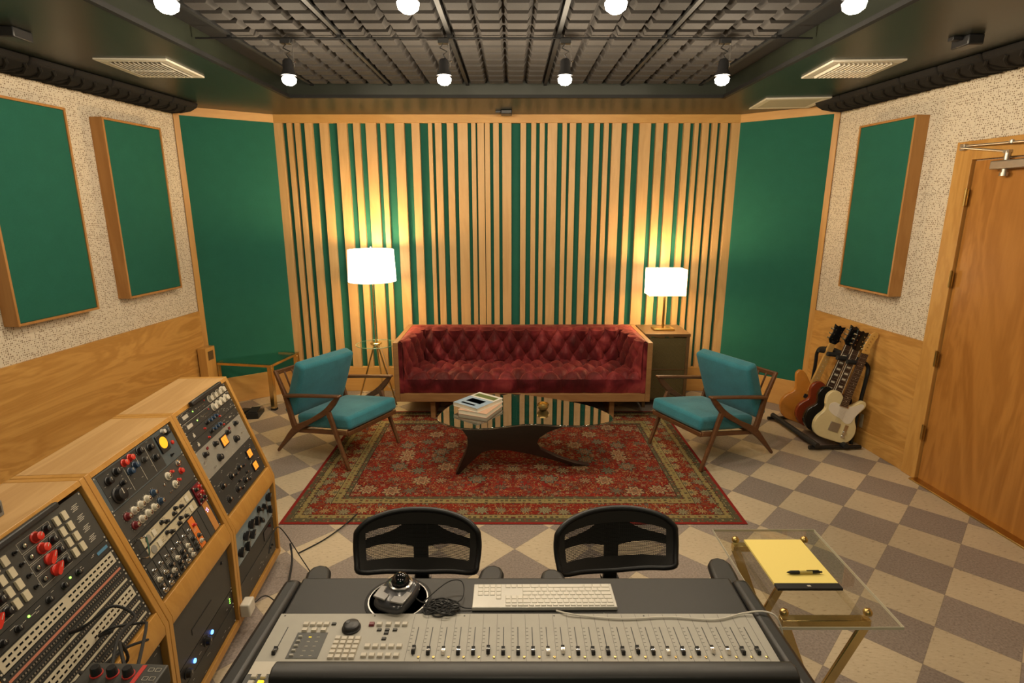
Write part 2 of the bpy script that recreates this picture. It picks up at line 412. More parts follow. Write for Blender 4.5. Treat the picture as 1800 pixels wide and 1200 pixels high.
# back wall: green fabric with irregular wooden slats
m=MB();m.box(BL[0]-.05,BR[0]+.05,BL[1]+.045,BL[1]+.15,0,2.95);wb=struct(m,'wall_back',M['green'])
pxs=[(478,495),(503,511.5),(517,525.5),(534.5,548),(561,576),(592,609),(620,631.7),(642,660.7),(668,677),(692.7,710),(722.7,737),(752,759),(764,775.7),(785,797),(804,821.7),(828,835.7),(838.7,850.7),(852,860.7),(866.7,876.7),(882.7,899),(915,925),(934,942.7),(949,957.7),(963,980),(989,997),(1002,1013),(1022.7,1035),(1045,1055),(1062,1070.7),(1076.7,1093),(1103,1113),(1125,1145),(1154,1167),(1175.7,1193),(1203,1214),(1221.7,1229),(1235,1247),(1253,1262),(1268,1280),(1287,1304.5)]
for a,b in pxs:
    xa,xb=(a-900)/184.9,(b-900)/184.9
    m=MB();m.box(xa,xb,BL[1],BL[1]+.044,.262,2.672);m.build('wood_slat',M['slat'],wb,bevel=.0015,seg=1)
m=MB();m.box(BL[0],BR[0],BL[1]-.012,BL[1]+.044,2.672,HC);struct(m,'trim_3',M['trim'])
m=MB();m.box(BL[0],BR[0],BL[1]-.008,BL[1]+.044,0,.262);struct(m,'baseboard_back',M['trim'],bevel=.003)
# angled corner walls
def corner(A,B,side):
    A=Vector((*A,0));B=Vector((*B,0));L=(B-A).length;X=(B-A).normalized();N=Vector((X.y,-X.x,0)) # into the room
    mw=frame(A,X,-N,(0,0,1))
    m=MB();m.box(-.1,L+.1,.02,.12,0,2.95);w=struct(m,'wall_corner_'+side,M['black_cloth'],mw)
    m=MB();m.box(.03 if side=='left' else .0,L-(0 if side=='left' else .03),-.006,.02,.262,2.672)
    o=m.build('fabric_panel',M['green'],w);
    m=MB();m.box(0,L,-.014,.02,2.672,HC);struct(m,'trim_4' if side=='left' else 'trim_5',M['trim'],mw)
    m=MB();m.box(0,L,-.014,.02,0,.262);struct(m,'baseboard_corner_'+side,M['trim'],mw,bevel=.003)
    e=(-.012,.034) if side=='left' else (L-.034,L+.012)
    m=MB();m.box(e[0],e[1],-.03,.02,0,HC);struct(m,'trim_6' if side=='left' else 'trim_7',M['birch_z'],mw,bevel=.002)
corner(CL,BL,'left');corner(BR,CR,'right')
# ceiling: dark soffit round a recess
RCX0,RCX1,RCY0,RCY1=-1.80,1.71,-1.2,4.84;ZR=2.885
m=MB()
m.box(-3.75,3.75,RCY1,5.95,HC,HC+.2);m.box(-3.75,3.75,yb-.1,RCY0,HC,HC+.2)
m.box(-3.75,RCX0,RCY0,RCY1,HC,HC+.2);m.box(RCX1,3.75,RCY0,RCY1,HC,HC+.2)
struct(m,'ceiling',M['ceil_black'])
m=MB();m.box(RCX0-.01,RCX1+.01,RCY0-.01,RCY1+.01,ZR,ZR+.05);struct(m,'ceiling_recess',M['rail'])
m=MB()
m.box(RCX0,RCX0+.03,RCY0,RCY1,HC-.004,HC+.02);m.box(RCX1-.03,RCX1,RCY0,RCY1,HC-.004,HC+.02);m.box(RCX0,RCX1,RCY1-.03,RCY1,HC-.004,HC+.02)
struct(m,'trim_8',M['rail'])
m=MB()
for k in range(6):
    x=-1.545-.045+.618*k;m.box(x-.012,x+.012,RCY0,RCY1,2.835,ZR)
struct(m,'trim_9',M['rail'])
# foam panels
def foam_mesh():
    m=MB();m.box(-.295,.295,-.305,.305,.035,.05);p=.1475
    for i in range(4):
        for j in range(4):
            x=-.295+p*(i+.5);y=-.305+.1525*(j+.5);a=.070;b=.052
            m.add([(x-a,y-a,.036),(x+a,y-a,.036),(x+a,y+a,.036),(x-a,y+a,.036),(x-b,y-a,.0),(x+b,y-a,.0),(x+b,y+.018,-.004),(x-b,y+.018,-.004)],
              [(0,1,2,3),(7,6,5,4),(0,4,5,1),(1,5,6,2),(2,6,7,3),(3,7,4,0)])
    return m
fsrc=None
cols=['far left','left of centre','central','right of centre','far right']
rows=['against the back edge','second from the back edge','third from the back edge','fourth from the back edge','fifth from the back edge']
for j in range(5):
    for i in range(5):
        x=-1.236-.045+.618*i;y=RCY1-.03-.31-.62*j
        if fsrc is None: o=fsrc=foam_mesh().build('foam_ceiling_panel',M['foam'],smooth=20)
        else: o=fsrc.copy();COL.objects.link(o)
        o.location=(x,y,2.836)
        tag(o,f'charcoal blocked foam panel in {cols[i]} column of ceiling recess, {rows[j]}','foam panel','foam panels in the ceiling recess')
# cove foam strips beside the walls
def strip(name,label,mw,sgn,L):
    t=thing(name,label,'acoustic foam',mw=mw);t['group']='wedge foam strips along the ceiling edges'
    m=MB();prof=[(0,2.685),(.05,2.672),(.14,2.665),(.23,2.678),(.285,2.705),(.30,2.742),(0,2.742)]
    x0=.10;n=int((L-x0)/.31)
    for k in range(n):
        a=sgn*(x0+.31*k+.003);b=sgn*(x0+.31*(k+1)-.003)
        m.prism([(p[0]+.002,p[1]) for p in prof],min(a,b),max(a,b),'x')
    m.build('foam_core',M['foam_dark'],t,bevel=.012,seg=2)
    m=MB()
    for k in range(n):
        for q in range(3):
            xx=sgn*(x0+.31*k+.06+.095*q)
            pts=[(xx+sgn*.045*0,.004,2.684),(xx,.10,2.666),(xx+sgn*.01,.19,2.668),(xx+sgn*.05,.25,2.684),(xx+sgn*.085,.275,2.700)]
            m.tube(pts,.010,6)
    m.build('foam_ridges',M['foam_dark'],t)
strip('foam_strip','long dark wedge foam strip along the ceiling above left wall',WL,1,LW-1)
strip('foam_strip','long dark wedge foam strip along the ceiling above right wall',WR,-1,RW-1)
# ceiling vents
def vent(label,cx,cy,wx,wy,rz,slats=True):
    t=thing('ceiling_vent',label,'air vent',(cx,cy,HC),rz)
    m=MB();m.box(-wx/2,wx/2,-wy/2,-wy/2+.05,-.012,0);m.box(-wx/2,wx/2,wy/2-.05,wy/2,-.012,0);m.box(-wx/2,-wx/2+.05,-wy/2+.05,wy/2-.05,-.012,0);m.box(wx/2-.05,wx/2,-wy/2+.05,wy/2-.05,-.012,0)
    m.build('frame',M['white_metal'],t,bevel=.003)
    if slats:
        m=MB();m.box(-wx/2+.05,wx/2-.05,-wy/2+.05,wy/2-.05,-.003,-.001);m.build('backing',M['vent_dark'],t)
        w=wx-.1;n=12;m=MB()
        for i in range(n):
            x=-w/2+w*(i+.5)/n
            m.add([(x-.006,-wy/2+.05,-.004),(x+.006,-wy/2+.05,-.022),(x+.006,wy/2-.05,-.022),(x-.006,wy/2-.05,-.004),(x-.003,-wy/2+.05,-.004),(x+.009,-wy/2+.05,-.022),(x+.009,wy/2-.05,-.022),(x-.003,wy/2-.05,-.004)],[(0,1,2,3),(7,6,5,4),(1,5,6,2)])
        m.build('louvre',M['white_metal'],t)
        m=MB();m.box(-wx/2+.08,wx/2-.08,-.004,.004,-.024,-.005);m.build('divider_bar',M['white_metal'],t)
    else:
        m=MB();m.box(-wx/2+.05,wx/2-.05,-wy/2+.05,wy/2-.05,-.010,-.002);m.build('cover_panel',solid('vent_flat',(.40,.37,.28),.6),t)
vent('white louvred ceiling vent near the left wall',-2.25,3.82,.42,.47,R(3))
vent('white louvred ceiling vent near the right wall',2.13,3.84,.42,.46,R(-5))
vent('flat white ceiling panel beside the right corner of the room',2.31,5.04,.50,.48,R(-7),False)
# small black boxes on the ceiling
def cbox(label,x,y,w,d,h):
    t=thing('ceiling_sensor',label,'sensor',(x,y,HC));m=MB();m.box(-w/2,w/2,-d/2,d/2,-h,0);m.build('housing',M['black'],t,bevel=.006)
    m=MB();m.box(-w/2-.05,-w/2,-.02,.02,-.02,0);m.build('bracket',M['black'],t,bevel=.003)
cbox('small black box on the ceiling at the left edge',-2.44,3.04,.08,.12,.05)
cbox('small black box on the ceiling above the door side',2.34,3.17,.08,.12,.05)
cbox('tiny black box on ceiling centred above the slatted wall',-.05,5.46,.10,.14,.035)
# acoustic panels on side walls (wall frames)
def apanel(mw,a,b,z0,z1,label):
    t=thing('acoustic_panel',label,'acoustic panel',mw=mw);t['group']='framed green acoustic panels on the side walls'
    D=.10;w=.016
    m=MB();m.box(a,a+w,.001,D,z0,z1);m.box(b-w,b,.001,D,z0,z1);m.box(a+w,b-w,.001,D,z0,z0+w);m.box(a+w,b-w,.001,D,z1-w,z1)
    m.build('frame',M['birch_dark'],t,bevel=.002)
    m=MB();m.box(a+w,b-w,.02,D-.006,z0+w,z1-w);m.build('fabric',M['green'],t,bevel=.004)
apanel(WL,.335,.945,1.215,2.52,'green fabric acoustic panel on left wall, nearer the back corner')
apanel(WL,1.245,1.865,1.19,2.53,'green fabric acoustic panel on left wall, cut by photo edge')
apanel(WR,-1.0,-.42,1.25,2.515,'green fabric acoustic panel on right wall above the guitars')
# door in right wall
m=MB();m.box(-1.435,-1.305,.0,.035,0,2.30);m.box(-2.60,-2.47,0,.035,0,2.30);m.box(-2.47,-1.435,0,.035,2.185,2.30)
struct(m,'door_frame',M['birch_z'],WR,bevel=.003)
m=MB();m.box(-2.465,-1.442,-.02,.012,.012,2.178);d1=struct(m,'door_1',M['door'],WR)
m=MB();m.box(-2.47,-1.436,.012,.0135,.0,2.18)
for z in (1.956,1.438,.895,.361):
    m=MB();m.box(-.016,.016,0,.004,-.05,.05);m.cyl((0,.008,-.055),(0,.008,.055),.007,n=10)
    m.build('hinge',M['brass_old'],d1,loc=(-1.44,.034,z))
m=MB();m.box(-2.48,-1.43,.0,.075,.0,.012);struct(m,'trim_10',M['brass_old'],WR,bevel=.003)
t=thing('door_closer','silver overhead door closer with two arms above the right door','door closer',mw=WR)
m=MB();m.box(-1.98,-1.60,.016,.07,2.115,2.165);m.build('body',M['steel'],t,bevel=.006)
m=MB();m.cyl((-1.68,.045,2.09),(-1.68,.045,2.215),.016,n=12);m.cyl((-1.68,.045,2.075),(-1.68,.045,2.095),.022,n=12);m.build('spindle',M['steel'],t)
m=MB();m.box(-1.70,-1.66,.03,.06,2.205,2.222);m.tube([(-1.68,.045,2.214),(-1.37,.06,2.262)],.0065,8);m.build('arm',M['steel'],t)
m=MB();m.tube([(-1.37,.05,2.272),(-1.92,.10,2.252)],.006,8);m.lathe([(0,-.015),(.013,-.008),(.013,.008),(0,.015)],10,(-1.73,.083,2.262));m.build('arm',M['steel'],t)
m=MB();m.box(-1.39,-1.355,.035,.062,2.245,2.285);m.build('bracket',M['steel'],t,bevel=.003)
t=tag(MB().box(-.835,-.80,.0141,.020,.145,.26).build('wall_outlet',M['panel_cream'],bevel=.002,mw=WR),'small cream wall plate low on right wall beside guitar stand','wall plate')
# wooden box on left wall
t=thing('wall_box','tall birch box with a slot near top standing against left wall','wooden box',mw=WL)
m=MB();m.box(.015,.155,.03,.11,.0,.62);m.build('body',M['birch_z'],t,bevel=.002)
m=MB();m.box(.045,.125,.11,.1115,.50,.585);m.build('slot',M['cab_wood'],t)
# ---------------------------------------------------------------- track lights
rod=thing('lighting_track','thin black lighting rod spanning the ceiling recess','lighting rod',(0,3.475,2.82))
m=MB();m.tube([(-1.78,0,0),(1.69,0,0)],.005,8);m.build('rod',M['black_metal'],rod)
m=MB()
for x in(-1.59,-.972,-.354,.264,.882,1.5): m.box(x-.01,x+.01,-.01,.01,0,.018)
m.build('clip',M['black_metal'],rod)
tl=None
for row,(y,xs,lab) in enumerate(((3.475,(-1.273,-.387,.302,1.20),'back row'),(2.24,(-1.235,-.372,.372,1.225),'front row'))):
    for k,x in enumerate(xs):
        label=f"glowing black track spotlight, {['first','second','third','fourth'][k]} from left in the {lab}"
        if tl is None:
            tl=t=thing('track_light',label,'spotlight',(x,y,0),0,'track spotlights in the ceiling recess')
            m=MB();m.box(-.03,.03,-.02,.02,2.79,2.818);m.build('mount',M['black'],t,bevel=.003)
            m=MB();m.tube([(0,0,2.795),(-.02,0,2.77),(.02,.0,2.75),(-.005,0,2.735),(.012,0,2.712)],.004,6);m.build('cable',M['black'],t)
            m=MB();m.tube([(.03,0,2.80),(.035,0,2.70),(.035,0,2.672)],.003,6);m.lathe([(0,-.008),(.008,0),(0,.008)],8,(.038,0,2.70));m.build('yoke',M['chrome'],t)
            m=MB();m.lathe([(0,2.715),(.02,2.712),(.028,2.70),(.030,2.655),(.040,2.640),(.044,2.625),(.041,2.625),(.0,2.630)],20);m.build('housing',M['black'],t)
            m=MB();m.lathe([(0,2.622),(.030,2.620),(.041,2.608),(.036,2.588),(.020,2.576),(0,2.573)],20);m.build('bulb',M['bulb'],t)
        else: dup(tl,label,loc=(x,y,0))
def plight(name,loc,e,c,r=.05,spot=None,rot=None):
    l=bpy.data.lights.new(name,'SPOT' if spot else 'POINT');l.energy=e;l.color=c;l.shadow_soft_size=r
    if spot:l.spot_size=R(spot);l.spot_blend=.6
    o=bpy.data.objects.new(name,l);o.location=loc;COL.objects.link(o)
    if rot:o.rotation_euler=rot
    return o
WC=(1,.83,.60)
for y,xs in((3.475,(-1.273,-.387,.302,1.20)),(2.24,(-1.235,-.372,.372,1.225))):
    for x in xs: plight('spot_lamp',(x,y,2.545),33 if y>3 else 24,WC,.045)
for x in(-1.235,0,1.225): plight('rear_fill_light',(x,.2,2.60),16,WC,.10)  # out-of-view lights added for general room light, no fixtures
plight('rear_fill_light',(0,-1.0,2.5),20,WC,.2)  # one more added fill, further back and softer
w=bpy.data.worlds.new('w');SC.world=w;w.use_nodes=True;w.node_tree.nodes['Background'].inputs[0].default_value=(1,.85,.6,1);w.node_tree.nodes['Background'].inputs[1].default_value=.05
# camera
cam=bpy.data.cameras.new('camera');cam.sensor_width=36;cam.lens=989.23/1800*36;cam.clip_start=.02
co=bpy.data.objects.new('camera',cam);COL.objects.link(co);co.location=(0,0,1.90047);co.rotation_euler=(PI/2-.235484,0,0);SC.camera=co
SC.view_settings.view_transform='Standard';SC.view_settings.look='None'
# ================================================================== FURNITURE
def obox(m,c,size,rot=None):
    old=m.M.copy();m.M=m.M@Matrix.Translation(c)@(rot if rot else Matrix.Identity(4))
    m.box(-size[0]/2,size[0]/2,-size[1]/2,size[1]/2,-size[2]/2,size[2]/2);m.M=old;return m
# rug
m=MB();m.box(RX0,RX1,RY0,RY1,.0003,.0042)
tag(m.build('persian_rug',M['rug'],bevel=.0015),'large red persian rug with gold floral borders under the coffee table','rug')
# ---------------- sofa
t=thing('tufted_sofa','long burgundy velvet tufted sofa in a walnut case frame','sofa',(.095,4.80,0))
W=1.145
SWM=M['sofa_wood']
m=MB();m.box(-W,-W+.045,0,.80,.19,.735);m.build('side_panel',SWM,t,bevel=.003)
m=MB();m.box(W-.045,W,0,.80,.19,.735);m.build('side_panel',SWM,t,bevel=.003)
m=MB();m.box(-W+.045,W-.045,.745,.80,.19,.735);m.build('back_panel',SWM,t,bevel=.003)
m=MB();m.box(-W+.045,W-.045,0,.745,.19,.265);m.build('base_rail',SWM,t,bevel=.003)
for x in(-.82,.82):
    for y in(.10,.66):
        m=MB();m.box(x-.022,x+.022,y-.022,y+.022,.0050,.19);m.build('leg',SWM,t,bevel=.003)
    m=MB();m.box(x-.018,x+.018,.122,.638,.0050,.035);m.build('stretcher',SWM,t,bevel=.002)
from mathutils import noise as mno
def tuft(u,v,pu,pv):
    a=u/pu+v/pv;b=u/pu-v/pv
    s=abs(math.sin(PI*a))*abs(math.sin(PI*b))
    h=s**.42
    # button dimple
    ra=a-round(a);rb=b-round(b)
    return h-.35*math.exp(-((ra*ra+rb*rb)*28))
def wr(p,a): return mno.noise(Vector(p))*a
# backrest: front surface y=.60 -> case, height .39..735
ix=W-.045-.15
def backf(i,j):
    x=-ix+2*ix*i;s=j*.42
    fold=min(1,(1-j)/.10) if j>.9 else 1
    edge=min(1,j/.08)
    if s<.335: z=.40+s;y=.555+.02*j;n=1
    else:
        q=(s-.335)/.085;z=.735+.012*math.sin(q*PI*.5);y=.572+q*.165;
    d=tuft(x+.035,(z-.36),.155,.25)*.055*edge*min(1,(ix-abs(x))/.05+.3)
    if s>=.335: d*=max(.25,1-(s-.335)/.06); return (x,y-d*.4,z-.012+d*.55*min(1,(s-.335)/.02)*max(0,1-q)**.5+.012*math.sin(min(1,(s-.335)/.04)*PI/2)+wr((x*9,s*30,2),.006))
    return (x+wr((x*14,z*14,0),.006),y-d+wr((x*26,z*12,5),.010),z)
m=MB();m.grid(backf,300,70);m.box(-ix,ix,.60,.744,.3,.735);m.build('backrest',M['velvet'],t,smooth=80)
def seatf(i,j):
    x=-ix+2*ix*i+ (0)
    s=j*.78
    if s<.14: # front face up
        y=.008+.012*math.cos(s/.14*PI/2);z=.268+s*.93; y-=.012*math.sin(s/.14*PI)
        d=.016*(1-abs(math.sin(PI*(x+.035)/.175))**.35)*-1+.006
        return (x/ix*(W-.073),y-d+.006,z+wr((x*8,s*8,1),.004))
    q=(s-.14);y=.02+q;z=.398+.035*math.sin(min(1,q/.12)*PI/2)-.02*q
    d=tuft(x+.035,q-.03,.175,.26)*.060
    d*=min(1,.15+q/.07)
    xx=x/ix*(W-.073-.115*min(1,(q+.02)/.745))
    return (xx+wr((x*11,y*11,3),.008),y+wr((x*9,y*12,8),.006),z-.03+d+wr((x*16,y*9,6),.014))
m=MB();m.grid(seatf,300,90);m.box(-ix,ix,.035,.60,.266,.325);m.build('seat',M['velvet'],t,smooth=80)
for sg in(-1,1):
    def armf(i,j):
        y=.006+i*.737;s=j*.56;th=.036+.118*i
        hh=.735
        if s<.44:
            z=.30+s*.985;xin=W-.045-(.036+.118*i)-.006*math.sin(j*PI)
            d=tuft(y+.05,z-.36,.168,.24)*.036*min(1,i/.12)*min(1,(z-.30)/.12)
            x=xin-d+wr((y*18,z*14,sg*4),.010)
        else:
            q=(s-.44)/.12;z=.733+.014*math.sin(q*PI)+wr((y*14,q*3,sg*3),.006);x=W-.045-th+q*(th-.001)
        if i<.02: y=.006
        return (sg*x,y,z)
    m=MB();m.grid(armf,80,60)
    if sg>0: m.f=[q[::-1] for q in m.f]
    m.prism([(sg*(W-.046),.005),(sg*(W-.078),.005),(sg*(W-.150),.744),(sg*(W-.046),.744)],.268,.731)
    m.build('arm_pad',M['velvet'],t,bevel=.0,smooth=80)
# ---------------- lounge chairs
def zchair(label,loc,rz,flip=1):
    t=thing('lounge_chair',label,'armchair',loc,rz,'teal mid century lounge chairs')
    # local: x forward (s), y across, z up
    WM=M['walnut'];hw=.285
    def plank(name,path,ws,y,th=.024,mat=None,b=.006):
        m=MB();m.prism(stroke(path,ws),y-th/2,y+th/2,'y');return m.build(name,mat or WM,t,bevel=b,seg=2)
    for sg in(-1,1):
        y=sg*hw
        sm=catmull([(.0,.0),(.10,.105),(.225,.225),(.40,.325),(.555,.42),(.64,.50),(.70,.566)],4,False)
        ws=[];k=len(sm)
        key=[(0,.020),(.15,.034),(.33,.058),(.5,.036),(.68,.046),(.85,.044),(1,.020)]
        for i in range(k):
            q=i/(k-1)
            for (a,wa),(b_,wb_) in zip(key,key[1:]):
                if a<=q<=b_+1e-9: ws.append(wa+(wb_-wa)*(q-a)/(b_-a));break
        plank('rear_leg',sm,ws,y)
        fl=catmull([(.575,.445),(.60,.39),(.665,.22),(.752,.0)],4,False)
        plank('front_leg',fl,[.050-.03*(i/(len(fl)-1)) for i in range(len(fl))],y,.026)
        ar=catmull([(.135,.482),(.30,.508),(.52,.540),(.715,.568)],4,False)
        plank('armrest',ar,[.026-.008*(i/(len(ar)-1)) for i in range(len(ar))],y,.046,b=.008)
        up=catmull([(.225,.215),(.185,.33),(.145,.47),(.095,.58),(.05,.672)],4,False)
        plank('back_post',up,[.052-.028*(i/(len(up)-1)) for i in range(len(up))],y,.026)
        plank('side_rail',[(.20,.205),(.745,.285)],[.034,.034],y*.93,.022)
    for nm,(s,z),sz in(('front_rail',(.742,.280),(.030,2*hw*.93,.036)),('rear_rail',(.225,.215),(.03,2*hw,.036)),('back_rail',(.058,.655),(.022,2*hw,.036)),('back_rail',(.165,.40),(.022,2*hw,.030))):
        m=MB();obox(m,(s,0,z),sz);m.build(nm,WM,t,bevel=.005)
    for k in range(7):
        y=-.21+.07*k;m=MB();m.cyl((.17,y,.40),(.062,y,.65),.007,n=8);m.build('back_spindle',WM,t)
    # cushions
    def cushion(name,L,Wd,H,mw_):
        m=MB();nu,nv=10,10
        def f(i,j,top):
            x=(i-.5)*L;y=(j-.5)*Wd
            puff=(1-abs(2*i-1)**3.0)*(1-abs(2*j-1)**3.0)
            return (x,y,(H*.40+puff*H*.14)*(1 if top else -1))
        m.M=mw_
        m.grid(lambda i,j:f(i,j,True),nu,nv);m.grid(lambda i,j:f(i,1-j,False),nu,nv)
        n=nu+1
        off=n*n
        top=[j*n+i for (i,j) in [(i,0) for i in range(n)]+[(nu,j) for j in range(1,n)]+[(i,nv) for i in range(nu-1,-1,-1)]+[(0,j) for j in range(nv-1,0,-1)]]
        bot=[off+(nv-j)*n+i for (i,j) in [(i,0) for i in range(n)]+[(nu,j) for j in range(1,n)]+[(i,nv) for i in range(nu-1,-1,-1)]+[(0,j) for j in range(nv-1,0,-1)]]
        k=len(top)
        m.f+=[(bot[a],bot[(a+1)%k],top[(a+1)%k],top[a]) for a in range(k)];m.mi+=[0]*k
        o=m.build(name,M['teal'],t,bevel=.026,seg=4,smooth=50);return o
    cushion('seat_cushion',.545,.535,.125,Matrix.Translation((.495,0,.325))@Matrix.Rotation(-R(7),4,'Y'))
    cushion('back_cushion',.455,.545,.125,Matrix.Translation((.218,0,.535))@Matrix.Rotation(R(90+21),4,'Y')@Matrix.Rotation(PI,4,'X'))
    return t
A=Vector((-1.866,4.175,0));ang=math.atan2(-.472,.882)
c=Vector((math.cos(ang),math.sin(ang),0));nrm=Vector((-c.y,c.x,0))
zchair('teal cushioned walnut lounge chair left of the coffee table',A+nrm*.285+Vector((0,0,.0045)),ang)
A2=Vector((2.057,4.132,0));ang2=math.atan2(-.442,-.897);c=Vector((math.cos(ang2),math.sin(ang2),0));nrm=Vector((c.y,-c.x,0))
zchair('teal cushioned walnut lounge chair right of the coffee table',A2+nrm*.285+Vector((0,0,.0045)),ang2)
# ---------------- coffee table
t=thing('coffee_table','kidney shaped smoked glass coffee table on dark sculpted wood base','coffee table',(0,0,.0045))
pts=[(-.543,3.83),(-.519,4.006),(-.437,4.184),(-.277,4.334),(-.009,4.40),(.23,4.32),(.428,4.224),(.601,4.106),(.715,3.946),(.733,3.83),(.672,3.764),(.522,3.709),(.328,3.712),(.177,3.735),(.06,3.725),(-.056,3.689),(-.185,3.655),(-.335,3.662),(-.456,3.72)]
m=MB();m.prism(catmull(pts,4),.386,.400);m.build('glass_top',M['glass_smoke'],t,bevel=.003)
SLAB=[(0.0, 0.0), (0.03, 0.066), (0.07, 0.153), (0.092, 0.227), (0.089, 0.285), (0.053, 0.344), (0.0, 0.384), (0.93, 0.384), (0.9, 0.366), (0.777, 0.319), (0.679, 0.289), (0.615, 0.248), (0.598, 0.208), (0.63, 0.157), (0.76, 0.084), (0.892, 0.029), (1.008, 0.0), (0.986, 0.0), (0.849, 0.018), (0.695, 0.075), (0.544, 0.126), (0.395, 0.163), (0.269, 0.176), (0.194, 0.162), (0.122, 0.1), (0.02, 0.0)]
fa=Vector((-.412,3.780));fd=(Vector((.585,3.925))-fa).normalized()
m=MB();m.M=frame((fa.x,fa.y,0),(fd.x,fd.y,0),(-fd.y,fd.x,0),(0,0,1));m.prism(SLAB,-.028,.028,'y');m.build('sculpted_base',M['ebony'],t,bevel=.012,seg=3)
hub=Vector((.0,3.85));fr_=Vector((.02,4.50));d=(fr_-hub);L=d.length;d.normalize()
prof=[(.03,.16),(L*.30,.135),(L*.62,.06),(L*.97,0),(L,0),(L*.94,.03),(L*.72,.12),(L*.55,.20),(L*.52,.25),(L*.60,.31),(L*.80,.37),(L*.80,.384),(.03,.384)]
m=MB();m.M=frame((hub.x,hub.y,0),(d.x,d.y,0),(-d.y,d.x,0),(0,0,1));m.prism(prof,-.028,.028,'y');m.build('rear_leg',M['ebony'],t,bevel=.010,seg=2)
# books + bowl
def book(label,z,h,w,d,cx,cy,rz,cov,spine_art):
    t=thing('book',label,'book',(cx,cy,z),rz,'books stacked on the coffee table')
    m=MB();m.box(-w/2,w/2,-d/2,d/2,0,.003);m.box(-w/2,w/2,-d/2,d/2,h-.003,h);m.box(-w/2,-w/2+.003,-d/2,d/2,.003,h-.003);m.build('cover',M[cov],t,bevel=.001)
    m=MB();m.box(-w/2+.004,w/2-.004,-d/2+.004,d/2-.004,.003,h-.003);m.build('pages',M['paper'],t)
    for (x0,x1,y0,y1,mm) in spine_art:
        m=MB();m.box(x0*w,x1*w,y0*d,y1*d,h,h+.0006);m.build('cover_print',M[mm],t)
book('thick cream and tan book beneath the blue one on coffee table',.4050,.034,.235,.285,-.235,4.02,R(-24)+PI/2*0,'book_tan',[])
book('large pale blue and white book on top of the book stack',.4390,.030,.24,.30,-.255,4.06,R(-38),'book_white',[(-.5,.5,-.5,.12,'book_blue'),(-.28,.30,-.22,.02,'book_tan'),(-.42,.42,.20,.40,'book_green'),(-.30,.25,-.40,-.32,'book_white'),(-.12,.12,-.15,-.05,'knob_maroon')])
t=thing('brass_bowl','small round brass bowl on the glass coffee table','bowl',(.235,4.02,.4050))
m=MB();m.lathe([(.018,0),(.030,.004),(.044,.022),(.046,.038),(.040,.052),(.036,.052),(.040,.038),(.036,.022),(.012,.010),(0,.009)],28);m.build('bowl',M['brass_old'],t,smooth=60)
# ---------------- glass side table with floor lamp
t=thing('round_side_table','small round glass side table on brass tripod legs left of the sofa','side table',(-1.325,5.33,0))
m=MB();m.lathe([(0,.592),(.188,.592),(.19,.597),(.188,.602),(0,.602)],48);m.build('glass_top',M['glass_green'],t)
m=MB();m.tube([(.190*math.cos(2*PI*k/48),.190*math.sin(2*PI*k/48),.597) for k in range(48)],.0035,6,closed=True);m.build('glass_rim',solid('green_glass_edge',(.22,.34,.22),.15),t)
for a in (R(205),R(335),R(90)):
    m=MB();m.cyl((.02*math.cos(a),.02*math.sin(a),.59),(.21*math.cos(a),.21*math.sin(a),0),.008,n=10);m.build('leg',M['brass'],t)
m=MB();m.cyl((0,0,.575),(0,0,.5915),.035,n=20);m.build('hub',M['brass'],t)
t=thing('table_lamp','glowing white drum shade lamp on slim brass pole, on the round glass table','lamp',(-1.325,5.33,.602))
m=MB();m.lathe([(0,.012),(.05,.012),(.055,.008),(.055,0),(0,0)],28);m.build('base',M['brass'],t)
m=MB();m.cyl((0,0,.012),(.0,0,.70),.007,n=10);m.build('pole',M['brass'],t)
m=MB();
a=[(.208,.62),(.222,.62),(.215,.90),(.201,.90)]
m.lathe([(.224,.61),(.212,.905),(.209,.905),(.221,.61),(.224,.61)],40);sh=m.build('lamp_shade',M['shade'],t,smooth=60)
m=MB();m.cyl((0,0,.70),(0,0,.76),.016,n=12);m.tube([(0,0,.88),(0,0,.925)],.004,6);m.lathe([(0,-.008),(.008,0),(0,.01)],8,(0,0,.93));m.tube([(-.21,0,.885),(.21,0,.885)],.002,5);m.build('harp',M['brass'],t)
m=MB();m.lathe([(0,.76),(.02,.765),(.032,.80),(.025,.83),(0,.84)],16);m.build('bulb',M['bulb'],t)
plight('floor_lamp_light',(-1.325,5.33,1.47),22,(1,.72,.38),.05)
plight('floor_lamp_light',(-1.325,5.33,1.28),7,(1,.72,.38),.05)
# cord of lamp
m=MB();m.tube(catmull([(-1.30,5.40,.55),(-1.27,5.52,.30),(-1.30,5.60,.10),(-1.20,5.62,.02),(-1.05,5.60,.012)],6,False),.003,6)
tag(m.build('lamp_cord',M['white']),'thin white lamp cord hanging behind the round glass table','cord')
# ---------------- end cabinet + lamp
t=thing('end_table','dark woven mesh front cabinet table right of the sofa','side table',(1.47,5.385,0))
m=MB();m.box(-.215,.215,-.22,.22,.705,.733);m.build('top',M['cab_wood'],t,bevel=.003)
for x in(-.195,.195):
    for y in(-.20,.20):
        m=MB();m.box(x-.015,x+.015,y-.015,y+.015,0,.705);m.build('leg',M['cab_wood'],t,bevel=.002)
m=MB();m.box(-.18,.18,-.20,-.192,.09,.695);m.build('front_panel',M['cane'],t)
m=MB();m.box(.190,.198,-.185,.185,.09,.695);m.build('side_panel',M['cane'],t)
m=MB();m.box(-.198,-.190,-.185,.185,.09,.695);m.build('side_panel',M['cane'],t)
m=MB();m.box(-.18,.18,-.19,.2,.07,.09);m.box(-.18,.18,-.206,-.19,.375,.387);m.build('shelf',M['cab_wood'],t,bevel=.002)
t=thing('table_lamp','glowing rectangular shade lamp on brass post, on the mesh cabinet','lamp',(1.47,5.37,.733))
